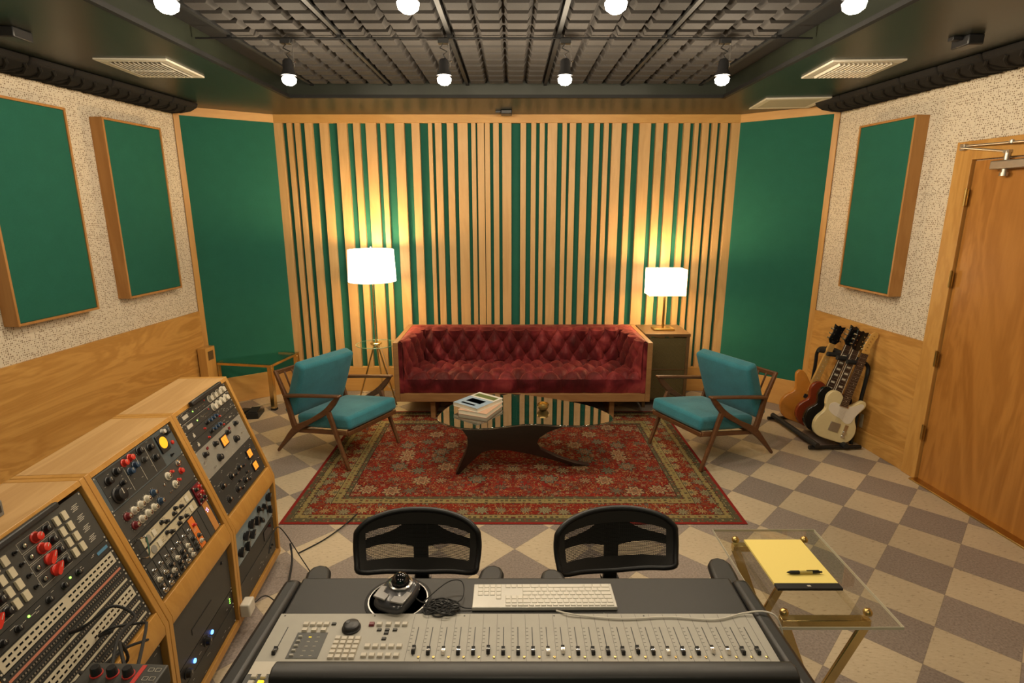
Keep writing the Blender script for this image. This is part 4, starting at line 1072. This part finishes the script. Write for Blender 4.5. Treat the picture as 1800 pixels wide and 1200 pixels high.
t=unit('summing_mixer','dark grey unit with big red knobs and ivory push keys',2,s0,h,'panel_char')
def rrect(m,x0,x1,y0,y1,w=.0009):
    m.box(x0,x1,y0,y0+w,0,.0005);m.box(x0,x1,y1-w,y1,0,.0005);m.box(x0,x0+w,y0,y1,0,.0005);m.box(x1-w,x1,y0,y1,0,.0005)
m=MB()
ph=(h-.03)/4
for k in range(4):
    y0=.015+ph*k
    rrect(m,.215,.335,y0+.002,y0+ph-.002);rrect(m,.002,.112,y0+.002,y0+ph-.002)
    for q in range(4): m.box(.422+.006*(q%2),.446+.006*(q%2),y0+.008+.005*q,y0+.010+.005*q,0,.0005)
m.build('legend',M['mark'],t)
for k in range(4):
    y=.015+ph*(k+.5)
    for x in(.345,.378): put('key',knobmesh(.0085,.0068,'key_ivory','b'),t,x+.010,y,0,0)
    for x in(.120,.153): put('key',knobmesh(.0085,.0068,'key_ivory','b'),t,x+.010,y,0,0)
    for x0 in(.215,.002):
        put('knob',knobmesh(.0145,.02,'knob_red','w' if k<2 else 'k'),t,x0+.058,y,rot=R(-50))
        put('knob',knobmesh(.012,.016,'black'),t,x0+.100,y);put('socket',knobmesh(.009,.004,'black','c'),t,x0+.018,y)
    put('switch',knobmesh(.006,.010,'black','t'),t,.198,y)
s0+=h
t=tag(MB().box(.0,.36,0,.02,0,.02).build('rack_vent_bar',M['black'],bevel=.005,mw=bay_mw(2,s0+.004,off2=.014)),'long black bar along the top edge of the nearest rack bay','vent bar')
# lower bay 2
t=unit('patchbay','black lower unit with blue badge below the patchbays',2,.30,3.5*RU,'panel_dark',True,marks=rmarks(16,UW,.15,seed=99))
t=unit('power_amplifier','plain charcoal unit at the bottom of the nearest bay',2,.088,4.6*RU,'panel_char',True)
# grey box on top
t=thing('metal_box','plain grey metal box on top of the nearest rack bay','box',(-1.475,1.36,1.0625),RANG)
m=MB();m.box(-.06,.06,-.10,.055,0,.045);m.build('housing',M['box_grey'],t,bevel=.003)
m=MB()
for k in range(5): m.box(.0602,.0606,-.085+.028*k,-.065+.028*k,.012,.032)
m.build('vent_slots',M['black'],t)
# remote with knobs, lower left
t=thing('monitor_controller','small black desktop controller with three knobs and red stripe','controller',(-.872,1.000,.845),R(-2))
m=MB();m.prism([(-.085,-.0),(.075,-.0),(.075,.045),(-.085,.030)],-.09,.09,'x');m.build('housing',M['panel_char'],t,bevel=.003)
tiltm=Matrix.Translation((0,0,.0383))@Matrix.Rotation(math.atan2(.015,.16),4,'X')
for x in(-.055,-.018,.018):
    m=MB();m.M=tiltm@Matrix.Translation((x,.045,0));m.lathe([(.013,0),(.013,.003)],16);m.m=1;m.lathe([(.011,.003),(.0095,.020),(.008,.022),(0,.022)],16);m.build('knob',[M['red_paint'],M['black']],t)
m=MB();m.M=tiltm;m.box(.034,.044,-.078,.070,.0,.0012);m.build('red_stripe',M['red_paint'],t)
m=MB();m.M=tiltm
for a in range(2):
    for b in range(5): rrect(m,.054+.016*a,.066+.016*a,.055-.022*b,.064-.022*b,.0008)
for x in(-.062,-.022,.014):
    for q in range(3): m.box(x,x+.014,.018-.005*q,.020-.005*q,0,.0005)
m.build('legend',M['mark'],t)
t=thing('controller_stand','slim black pole stand holding the small controller','stand',(-.872,.99,0))
m=MB();m.box(-.07,.07,-.06,.06,.838,.8445);m.build('plate',M['black_metal'],t,bevel=.002)
m=MB();m.cyl((0,0,.02),(0,0,.8375),.014,n=12);m.build('pole',M['black_metal'],t)
m=MB();m.lathe([(.14,0),(.14,.012),(.03,.02),(0,.02)],28);m.build('base',M['black_metal'],t)
# patch cables
def px3(i,x,s,off=.02): return (RB-ROWD*BW*(i+1)+ROWD*.033)+RXv*K[0]+Vector((0,0,K[1]))+UPF*s+ROWD*x+FN*off
def pcable(label,pts,r=.0042,mat='rubber',plug=None,cat='cable'):
    t=thing('patch_cable',label,cat);t['group']='patch cables on the rack'
    m=MB();m.tube(catmull([tuple(p) for p in pts],8,False),r,7);m.build('cord',M[mat],t)
    if plug:
        for q in plug: m=MB();m.cyl(q,Vector(q)+FN*.04,.006,n=10);m.build('plug',M['black'],t)
    return t
C0=Vector((-.872,1.085,.868))
p=px3(2,.20,.245);p2=C0+Vector((-.05,0,0))
pcable('thick black patch cable arching up out of the patchbay centre',[px3(2,.20,.245,0),px3(2,.205,.25,.05),px3(2,.25,.255,.10),px3(2,.25,.20,.14),Vector((-1.0,1.22,.84)),C0+Vector((-.05,0,0))],plug=[px3(2,.20,.245,0)])
pcable('black patch cable running from lower patchbay toward the controller',[px3(2,.16,.10,0),px3(2,.17,.105,.05),px3(2,.21,.10,.09),Vector((-1.02,1.24,.80)),C0+Vector((-.02,0,0))],plug=[px3(2,.16,.10,0)])
pcable('black patch cable hanging to the middle rail behind the controller',[px3(2,.15,.125,0),px3(2,.17,.13,.05),px3(2,.24,.12,.07),px3(2,.33,.07,.06),px3(2,.38,.04,.02)],plug=[px3(2,.15,.125,0)])
pcable('black patch cable sweeping in front of the left patchbay end',[px3(2,.01,.185,0),px3(2,.02,.19,.06),px3(2,.08,.17,.12),px3(2,.12,.06,.16),Vector((-1.02,1.12,.82)),C0+Vector((-.09,-.02,-.01))],plug=[px3(2,.01,.185,0)])
pcable('twin black cable curving from the patchbay to controller back',[px3(2,.27,.17,.0),px3(2,.28,.175,.04),px3(2,.33,.13,.08),Vector((-1.02,1.34,.76)),C0+Vector((.01,.0,0))],plug=[px3(2,.27,.17,0)])
# white adapter with cable and floor cables beside rack
ad=RB-ROWD*(BW-.02)+RXv*.016+Vector((0,0,.115))
t=thing('power_adapter','small white square power adapter hanging at the rack corner','adapter',ad,RANG)
m=MB();m.box(-.015,.03,-.035,.03,-.03,.035);m.build('body',M['white'],t,bevel=.007,seg=3)
m=MB();m.tube(catmull([(.03,.03,.0),(.07,.07,.0),(.17,.05,-.07),(.25,.12,-.10),(.24,.27,-.10),(.12,.40,.0),(.05,.42,.12),(.03,.38,.17),(.025,.30,.14),(.025,.26,.10)],8,False),.0028,6);m.build('cord',M['rubber'],t)
m=MB();m.tube(catmull([(-1.22,2.75,.10),(-1.19,2.68,.03),(-1.14,2.45,.006),(-1.12,2.2,.006),(-1.06,1.95,.006),(-1.06,1.6,.006),(-1.10,1.25,.006)],8,False),.0055,7)
tag(m.build('floor_cable',M['rubber']),'thick black cable running on floor along the rack front','cable')
m=MB();m.tube(catmull([(-1.20,2.80,.006),(-1.10,2.93,.006),(-1.02,3.08,.012),(-.98,3.2,.014)],6,False),.004,6)
tag(m.build('floor_cable',M['rubber']),'short thin black cable between the rack and the rug corner','cable')
# ================================================================== CONSOLE
ZT=.740
t=thing('mixing_console','wide grey and black fader control console','mixing console',(.0,0,0))
X0,X1=-.672,.700
YB,YA,YF=1.585,1.412,1.236   # chair side edge, pad/fader border, fader end
m=MB();m.box(X0,X1,YA,YB,ZT-.05,ZT);m.build('wrist_pad',M['leather'],t,bevel=.008,seg=3)
m=MB();m.box(X0,X1,1.19,YA-.001,ZT-.02,ZT+.006);
m.m=1
for k in range(0,31):
    x=-.2815+.0399*k
    if x<X1-.01: m.box(x-.0004,x+.0004,YF-.03,YA-.004,ZT+.006,ZT+.0064)
m.m=2
for k in range(24):
    x=-.263+.0399*k
    for q in range(7): m.box(x-.017,x-.011,1.352-.0135*q,1.3535-.0135*q,ZT+.006,ZT+.0063)
for k in range(5): m.box(-.66+.26*k,-.656+.26*k,YA-.012,YA-.008,ZT+.006,ZT+.0068)
m.build('fader_panel',[M['console_grey'],M['console_dark'],M['panel_char']],t,bevel=.0)
m=MB();m.box(X0+.002,X1-.002,1.192,YF-.004,ZT+.0062,ZT+.0075);m.build('scribble_strip',M['console_light'],t)
for nm,sg,xi in(('side_cheek',-1,X0-.001),('side_cheek',1,X1+.001)):
    m=MB()
    xo=xi+sg*.050
    m.prism([(.75,.84),(1.0,.80),(1.15,.765),(YB-.02,ZT+.006),(YB+.002,ZT-.02),(YB,ZT-.048),(1.3,ZT-.056),(1.15,.60),(.75,.60)],min(xi,xo),max(xi,xo),'x');m.build(nm,M['black'],t,bevel=.014,seg=3)
m=MB();m.prism([(.75,.60),(YB-.08,.62),(YB-.02,ZT-.052),(1.19,ZT-.052),(1.189,.72),(.75,.80)],X0,X1,'x');m.build('underbody',M['black'],t)
m=MB();m.prism([(1.182,ZT+.008),(1.187,.782),(1.177,.800),(1.150,.806),(1.128,.797),(1.115,.74),(1.182,.74)],-.588,X1-.004,'x');m.build('armrest_bolster',M['black_gloss'] if False else solid('vinyl_bolster',(.018,.017,.016),.42),t,bevel=.004,seg=2)
m=MB();m.box(X0,X1,.76,1.114,.74,.752);m.m=1
m.build('meter_bridge_deck',solid('deck_textured',(.03,.027,.024),.6),t)
m=MB();m.box(X0,-.590,1.114,1.1895,ZT,ZT+.008);m.build('button_bay',M['console_dark'],t)
for k in(-1,1):
    m=MB();m.box(k*.55-.03,k*.55+.03,.85,1.45,0,.03);m.box(k*.55-.025,k*.55+.025,1.08,1.22,.03,.5995);m.build('leg',M['black_metal'],t,bevel=.004)
# faders
fm=MB();fm.box(-.0012,.0012,-.052,.052,0,.0006);FS=fm.mesh('fader_slot',[M['black']])
fm=MB();fm.prism([(-.012,0),(.012,0),(.009,.010),(.003,.007),(-.003,.007),(-.009,.010)],-.0048,.0048,'x');fm.m=1;fm.box(-.0049,.0049,-.0012,.0012,.0072,.0078);FC=fm.mesh('fader_cap',[M['black'],M['chrome']])
fm2=MB();fm2.prism([(-.012,0),(.012,0),(.009,.010),(.003,.007),(-.003,.007),(-.009,.010)],-.0048,.0048,'x');FC2=fm2.mesh('fader_cap',[M['chrome']])
bm_=MB();bm_.lathe([(.0032,0),(.0032,.0025),(0,.003)],10);BD=bm_.mesh('small_button',[M['brass_old']])
zf=ZT+.006
fx=[(-.263+.0399*k,k) for k in range(24)]+[(-.632,99)]
for x,k in fx:
    o=put('fader_track',FS,t,x,1.305 if k!=99 else 1.305,zf);o.name='fader_track'
    c=put('fader',FC2 if k in(2,9,10,17,20,21) else FC,t,x,1.266+(.004 if k%5==0 else 0),zf+.0006);c.name='fader'
    if k!=99: put('select_button',BD,t,x+.016,1.247,zf)
def keymesh(w,d,h,mat):
    key=('key',w,d,h,mat)
    if key not in _kc:
        m=MB();a=.0012;m.add([(-w/2,-d/2,0),(w/2,-d/2,0),(w/2,d/2,0),(-w/2,d/2,0),(-w/2+a,-d/2+a,h),(w/2-a,-d/2+a,h),(w/2-a,d/2-a,h),(-w/2+a,d/2-a,h)],[(0,3,2,1),(4,5,6,7),(0,1,5,4),(1,2,6,5),(2,3,7,6),(3,0,4,7)])
        _kc[key]=m.mesh('key',[M[mat]])
    return _kc[key]
KW=keymesh(.0155,.013,.006,'console_light');KR=keymesh(.0155,.013,.006,'knob_maroon');KD=keymesh(.013,.009,.004,'panel_char');KDs=keymesh(.012,.007,.004,'console_grey')
for k in range(4):
    put('button',KW,t,-.584+.0195*k,1.366,zf)
for k in (0,1.35,2.7): put('button',KW,t,-.580+.0195*k,1.344,zf)
put('button',KD,t,-.506,1.368,zf)
put('button',KR,t,-.398,1.366,zf)
for x in(-.376,-.350,-.325,-.304): put('button',KW,t,x,1.366,zf)
for x,y in((-.372,1.345),(-.350,1.345),(-.328,1.345),(-.350,1.333),(-.352,1.312)): put('button',KD,t,x,y,zf)
for k in range(5):
    put('button',KW,t,-.390+.0215*k,1.284,zf);put('button',KW,t,-.392+.0215*k,1.252,zf)
for r in range(5):
    for q in range(4):
        if r==0 and q>0: continue
        put('keypad_key',KW,t,-.478+.0185*q,1.247+.0165*(4-r) if r else 1.247+.0165*4,zf)
for q in range(1,4): put('keypad_key',KW,t,-.478+.0185*q,1.247+.0165*3.9,zf)
m=MB();m.box(-.596,-.512,1.243,1.335,zf-.001,zf+.0012);mb=m.build('monitor_section',M['console_dark'],t)
for r in range(5):
    put('button',KDs,mb,-.583,1.252+.0165*r,zf+.0012)
    for q in(0,1): put('indicator',keymesh(.008,.003,.001,'led_yellow' if (r==4 and q==0) else 'mark'),mb,-.556+.022*q,1.252+.0165*r,zf+.0012)
m=MB();m.lathe([(.026,0),(.026,.004),(.023,.006),(.022,.014),(.017,.017),(0,.0165)],32,(-.452,1.352,zf));m.lathe([(.006,.0166),(.0055,.0175),(0,.0175)],12,(-.462,1.358,zf));m.build('jog_wheel',M['black'],t,smooth=50)
for r in range(4):
    for q in range(2):
        put('button',keymesh(.015,.011,.005,'led_yellow' if (r==1 and q==1) else 'console_light'),t,-.650+.024*q,1.182-.019*r,ZT+.008)
# keyboard (typist sits on the far side)
t=thing('computer_keyboard','slim white full size computer keyboard on the console pad','keyboard',(.0965,1.487,ZT+.0005),PI+R(.4))
KBW,KBD=.430,.114
m=MB();m.prism([(-KBD/2,0),(KBD/2,.0),(KBD/2,.012),(-KBD/2,.006)],-KBW/2,KBW/2,'x');m.build('tray',solid('aluminium',(.55,.53,.48),.35,.3),t,bevel=.002)
def ktop(y): return .006+(y+KBD/2)/KBD*.006+.0003
rowsk=[(-.044,[.022,.022,.022,.10,.022,.022,.022]),(-.0255,[.040]+[.0185]*10+[.040]),(-.007,[.032]+[.0185]*11+[.028]),(.0115,[.026]+[.0185]*12+[.018]),(.030,[.0185]*13+[.026]),(.0475,[.026]+[.0178]*14)]
nk=0
for y,ws in rowsk:
    tot=sum(ws)+.001*len(ws);x=-KBW/2+.008;f=.272/sum(w+.002 for w in ws)
    for w_ in ws:
        w2=(w_+.002)*f;put('key',keymesh(round(w2-.0022,4),.0155 if y<.045 else .009,.0022,'white'),t,x+w2/2,y,ktop(y));x+=w2;nk+=1
for y in(-.044,.0115,.030,.0475):
    for q in range(3):
        if y==-.044 or y>.0 : put('key',keymesh(.0155,.0155 if y<.045 else .009,.0022,'white'),t,.072+.0182*q,y,ktop(y));nk+=1
for r,y in enumerate((-.044,-.0255,-.007,.0115,.030)):
    for q in range(4):
        if nk<100: put('key',keymesh(.0155,.0155,.0022,'white'),t,.137+.0187*q,y,ktop(y));nk+=1
m=MB();m.tube(catmull([(.13,1.424,ZT+.006),(.16,1.405,ZT+.012),(.22,1.395,ZT+.010),(.32,1.385,ZT+.010),(.45,1.392,ZT+.010),(.58,1.382,ZT+.010),(.67,1.405,ZT+.012),(.73,1.40,ZT+.022),(.762,1.38,ZT+.01),(.778,1.36,ZT-.08),(.78,1.33,.4)],8,False),.0024,6)
tag(m.build('keyboard_cable',M['white']),'thin white keyboard cable lying across the top of the faders','cable')
# trackball
t=thing('trackball_mouse','black and silver trackball mouse on a round mat','trackball',(-.345,1.478,ZT+.0005),R(-20))
m=MB();m.lathe([(.100,0),(.100,.002),(.096,.003),(.0,.003)],48);m.build('mat',M['rubber'],t)
m=MB();m.lathe([(.090,.0031),(.090,.0042),(.086,.0042),(.086,.0031)],48);m.build('mat_ring',M['chrome'],t)
def tb(i,j):
    a=2*PI*i;k=abs(math.cos(a))**.55*(1 if math.cos(a)>0 else -1),abs(math.sin(a))**.55*(1 if math.sin(a)>0 else -1)
    z=[0.004,.004,.022,.034,.040,.044][j] if j<6 else 0
    r=[0.0,.92,1.0,.93,.72,.0][j]
    return (k[0]*.056*r,k[1]*.068*r-.004,z+.006*r*k[1]*(1 if j>1 else 0))
m=MB()
vs=[];n_=40
for j in range(6):
    for i in range(n_): vs.append(tb(i/n_,j))
m.add(vs,[(j*n_+i,j*n_+(i+1)%n_,(j+1)*n_+(i+1)%n_,(j+1)*n_+i) for j in range(5) for i in range(n_)])
m.build('body',solid('trackball_grey',(.05,.05,.055),.2),t,smooth=50)
for sg in(-1,1):
    m=MB();m.prism([(sg*.008,-.060),(sg*.050,-.056),(sg*.053,-.005),(sg*.034,-.004),(sg*.030,-.028),(sg*.008,-.034)],.036,.0415);m.build('button',solid('trackball_silver',(.30,.29,.28),.25,.5),t,bevel=.002)
m=MB();m.lathe([(.036,.038),(.036,.048),(.031,.050),(.030,.045)],32,(0,.018,0));m.build('ring',M['chrome'],t)
m=MB();m.lathe([(.0,.028)]+[(.028*math.sin(R(q)),.052-.028*math.cos(R(q))) for q in range(20,180,16)]+[(0,.080)],28,(0,.018,0));m.build('ball',M['black_gloss'],t,smooth=70)
# coiled cable
pts=[]
for k in range(90):
    a=k*.42;rr=.030+.012*math.sin(k*.9)+.004*math.sin(k*2.3);pts.append((-.205+rr*1.25*math.cos(a),1.432+rr*.85*math.sin(a),ZT+.007+.010*abs(math.sin(k*.33))))
pts=[(-.29,1.47,ZT+.012),(-.26,1.45,ZT+.010)]+pts+[(-.16,1.44,ZT+.010),(-.14,1.435,ZT+.006),(-.12,1.435,ZT+.005)]
m=MB();m.tube(catmull(pts,3,False),.0020,6)
t=tag(m.build('coiled_cable',M['rubber']),'tangled coil of thin black cable between trackball and keyboard','cable')
m=MB();m.tube(catmull([(-.265,1.46,ZT+.008),(-.20,1.52,ZT+.030),(-.155,1.525,ZT+.028),(-.15,1.47,ZT+.012),(-.19,1.43,ZT+.018),(-.25,1.40,ZT+.012),(-.26,1.44,ZT+.01)],6,False),.0016,6)
tag(m.build('loose_cable',M['rubber']),'loose loop of thin black cable rising over the coil','cable')
# ================================================================== MESH TASK CHAIRS
def taskchair(label,x,y,rz):
    t=thing('task_chair',label,'office chair',(x,y,0),rz,'black mesh office chairs behind the console')
    # local: back panel in XZ; chair faces -y
    top=lambda u:.740-.045*abs(u)**2.6-.03*max(0,abs(u)-.85)*4
    bot=lambda u:.505+.012*math.cos(u*PI)*-1+.03*max(0,abs(u)-.85)*4
    def S(u,v,off=0):
        # u -1..1, v 0..1
        w=.245-.018*(1-v)**2 - .012*v**3
        z=bot(u)+(top(u)-bot(u))*v
        return (u*w,.055-.055*u*u+.045*(v-.5)+off+.012*math.sin(v*PI),z)
    m=MB();m.grid(lambda i,j:S((2*i-1)*.97,.03+.94*j),40,14);m.build('back_mesh',M['mesh'],t,smooth=80)
    loop=[]
    N=16
    for k in range(N): loop.append(S(-1+2*k/N,0))
    for k in range(6): loop.append(S(1,k/6))
    for k in range(N): loop.append(S(1-2*k/N,1))
    for k in range(6): loop.append(S(-1,1-k/6))
    m=MB();m.tube(catmull(loop,3),.011,8,closed=True);m.build('back_frame',M['black'],t,smooth=70)
    # top band
    m=MB();m.grid(lambda i,j:S((2*i-1)*.98,.76+.22*j,-.004),40,3);m.grid(lambda i,j:S((2*i-1)*.98,.02+.20*j,-.004),40,3);m.grid(lambda i,j:S(-.98+.13*i,.02+.96*j,-.004),4,10);m.grid(lambda i,j:S(.85+.13*i,.02+.96*j,-.004),4,10)
    m.build('back_band',solid('mesh_dense',(.022,.020,.018),.7),t,smooth=80)
    # lumbar wing
    def L(i,j):
        u=(2*i-1)*.92;c=.50+.10*math.exp(-(u/.35)**2);hw_=.09+.17*math.exp(-(u/.33)**2)*1.0
        return S(u,c+(2*j-1)*hw_,.014)
    m=MB();m.grid(L,40,6);m.build('lumbar_support',M['black'],t,smooth=80)
    m=MB();m.box(-.030,.030,.078,.095,.40,.70);m.build('spine',M['black'],t,bevel=.006)
    m=MB();m.prism([(.10,.42),(.075,.42),(.04,.33),(-.25,.33),(-.25,.36),(.03,.37)],-.035,.035,'x');m.build('spine_bracket',M['black'],t,bevel=.004)
    def cush(i,j):
        x=(2*i-1);yy=(2*j-1);return (x*.25*(1-.06*yy*yy),-.21+yy*.22,.43-.02*x*x*0-.03*(yy<-.7)*(abs(yy)-.7)*3+.018*x*x)
    m=MB();m.grid(cush,16,16);m.build('seat_mesh',M['black_cloth'],t,smooth=80)
    m=MB();m.tube([(-.25,.0,.435),(-.255,-.2,.44),(-.24,-.42,.425),(-.1,-.44,.41),(.1,-.44,.41),(.24,-.42,.425),(.255,-.2,.44),(.25,.0,.435),(.1,.02,.42),(-.1,.02,.42)],.018,8,closed=True);m.build('seat_frame',M['black'],t,smooth=70)
    for sg in(-1,1):
        m=MB()
        m.M=Matrix.Translation((sg*.285,-.305,.665))@Matrix.Rotation(sg*R(-10),4,'Z')
        o_=[(-.040,-.12),(.040,-.12),(.043,.03),(.040,.085),(.025,.112),(0,.120),(-.025,.112),(-.040,.085),(-.043,.03)]
        m.prism(o_,-.018,.016);m.build('armrest',M['leather'],t,bevel=.013,seg=3)
        m=MB();m.tube([(sg*.285,-.29,.648),(sg*.285,-.27,.50),(sg*.27,-.18,.42),(sg*.15,-.14,.36),(0,-.14,.35)],.016,8);m.build('arm_post',M['black'],t)
    m=MB();m.cyl((0,-.17,.09),(0,-.17,.33),.026,n=14);m.box(-.08,.08,-.26,-.06,.33,.365);m.build('gas_column',M['black_metal'],t)
    for k in range(5):
        a=2*PI*k/5+.3;c_,s_=math.cos(a),math.sin(a)
        m=MB();m.tube([(0,-.17,.10),(.15*c_,-.17+.15*s_,.095),(.30*c_,-.17+.30*s_,.070)],.018,8,rs=[.026,.020,.014]);leg=m.build('base_leg',M['black'],t)
        m=MB();m.cyl((.30*c_-.02*s_,-.17+.30*s_+.02*c_,.029),(.30*c_+.02*s_,-.17+.30*s_-.02*c_,.029),.029,n=16);m.cyl((.30*c_,-.17+.30*s_,.04),(.30*c_,-.17+.30*s_,.075),.008,n=8);m.build('caster',M['rubber'],leg)
    return t
taskchair('black mesh back office chair, left one behind the console',-.367,1.925,R(0))
taskchair('black mesh back office chair, right one behind the console',.410,1.935,R(6))
# ================================================================== ACRYLIC TABLE
t=thing('acrylic_table','clear acrylic table on crossed brass legs right of the console','side table',(0,0,0))
m=MB();m.prism([(.800,1.470),(1.200,1.470),(1.203,2.006),(.800,2.006)],.640,.650);m.build('acrylic_top',M['acrylic'],t)
m=MB()
def strip_(a,b):
    d=(Vector(b)-Vector(a)).normalized();n_=Vector((-d.y,d.x))*.0006
    m.add([(a[0]-n_.x,a[1]-n_.y,.6399),(b[0]-n_.x,b[1]-n_.y,.6399),(b[0]+n_.x,b[1]+n_.y,.6399),(a[0]+n_.x,a[1]+n_.y,.6399),(a[0]-n_.x,a[1]-n_.y,.6501),(b[0]-n_.x,b[1]-n_.y,.6501),(b[0]+n_.x,b[1]+n_.y,.6501),(a[0]+n_.x,a[1]+n_.y,.6501)],[(0,3,2,1),(4,5,6,7),(0,1,5,4),(1,2,6,5),(2,3,7,6),(3,0,4,7)])
Pq=[(.800,1.470),(1.200,1.470),(1.203,2.006),(.800,2.006)]
for k in range(4): strip_(Pq[k],Pq[(k+1)%4])
m.build('acrylic_edge',M['acrylic_edge'],t)
for x in(.858,1.122):
    for y in(1.527,1.925):
        m=MB();m.lathe([(.0,.0),(.013,.0),(.014,.008),(.009,.016),(0,.018)],16,(x,y,.6502));m.build('corner_knob',M['brass_old'],t,smooth=50)
for y in(1.527,1.925):
    m=MB();m.box(.850,1.130,y-.014,y+.014,.612,.636);m.build('cross_rail',M['brass'],t,bevel=.002)
    for sg in(-1,1):
        a=Vector((.99-sg*.125,y+.006*sg,.611));b=Vector((.99+sg*.125,y+.006*sg,.0))
        m=MB();d=(b-a).normalized();X=Vector((0,1,0)).cross(d)
        m.M=frame(a,tuple(X),(0,1,0),tuple(X.cross(Vector((0,1,0)))));L=(b-a).length
        m.box(-.016,.016,-.0055,.0055,-L if X.cross(Vector((0,1,0))).dot(d)<0 else 0,0 if X.cross(Vector((0,1,0))).dot(d)<0 else L)
        m.build('leg',M['brass'],t,bevel=.002)
for x in(.862,1.118):
    m=MB();m.box(x-.006,x+.006,1.542,1.910,.616,.634);m.build('side_rail',M['acrylic'],t)
t=thing('notepad','yellow legal pad with black binding strip on acrylic table','notepad',(1.0,1.78,.6505),R(0))
m=MB();m.box(-.110,.107,-.115,.143,0,.0075);m.build('paper_block',M['yellow_paper'],t)
m=MB();m.box(-.1105,.1075,-.143,-.1152,0,.0085);m.m=1;m.box(-.006,.006,-.133,-.126,.0085,.0088);m.build('binding_strip',[M['black'],M['mark']],t,bevel=.001)
t=thing('ballpoint_pen','black and clear ballpoint pen lying on the yellow pad','pen',(1.008,1.715,.6588),R(1))
m=MB();m.cyl((-.040,0,.006),(-.010,0,.006),.0062,n=12);m.cyl((-.050,0,.006),(-.040,0,.006),.0025,.0055,n=12);m.cyl((-.054,0,.006),(-.050,0,.006),.0008,.0025,n=8);m.build('grip',M['rubber'],t)
m=MB();m.cyl((-.0098,0,.006),(.035,0,.006),.0055,n=12);m.build('barrel',solid('clear_barrel',(.50,.40,.14),.2),t)
m=MB();m.cyl((.035,0,.006),(.062,0,.006),.0056,.0045,n=12);m.cyl((.062,0,.006),(.070,0,.006),.003,n=8);m.build('clicker',M['black'],t)
m=MB();m.box(.015,.058,-.0015,.0015,.012,.0135);m.box(.054,.058,-.0015,.0015,.009,.012);m.build('clip',M['black'],t)
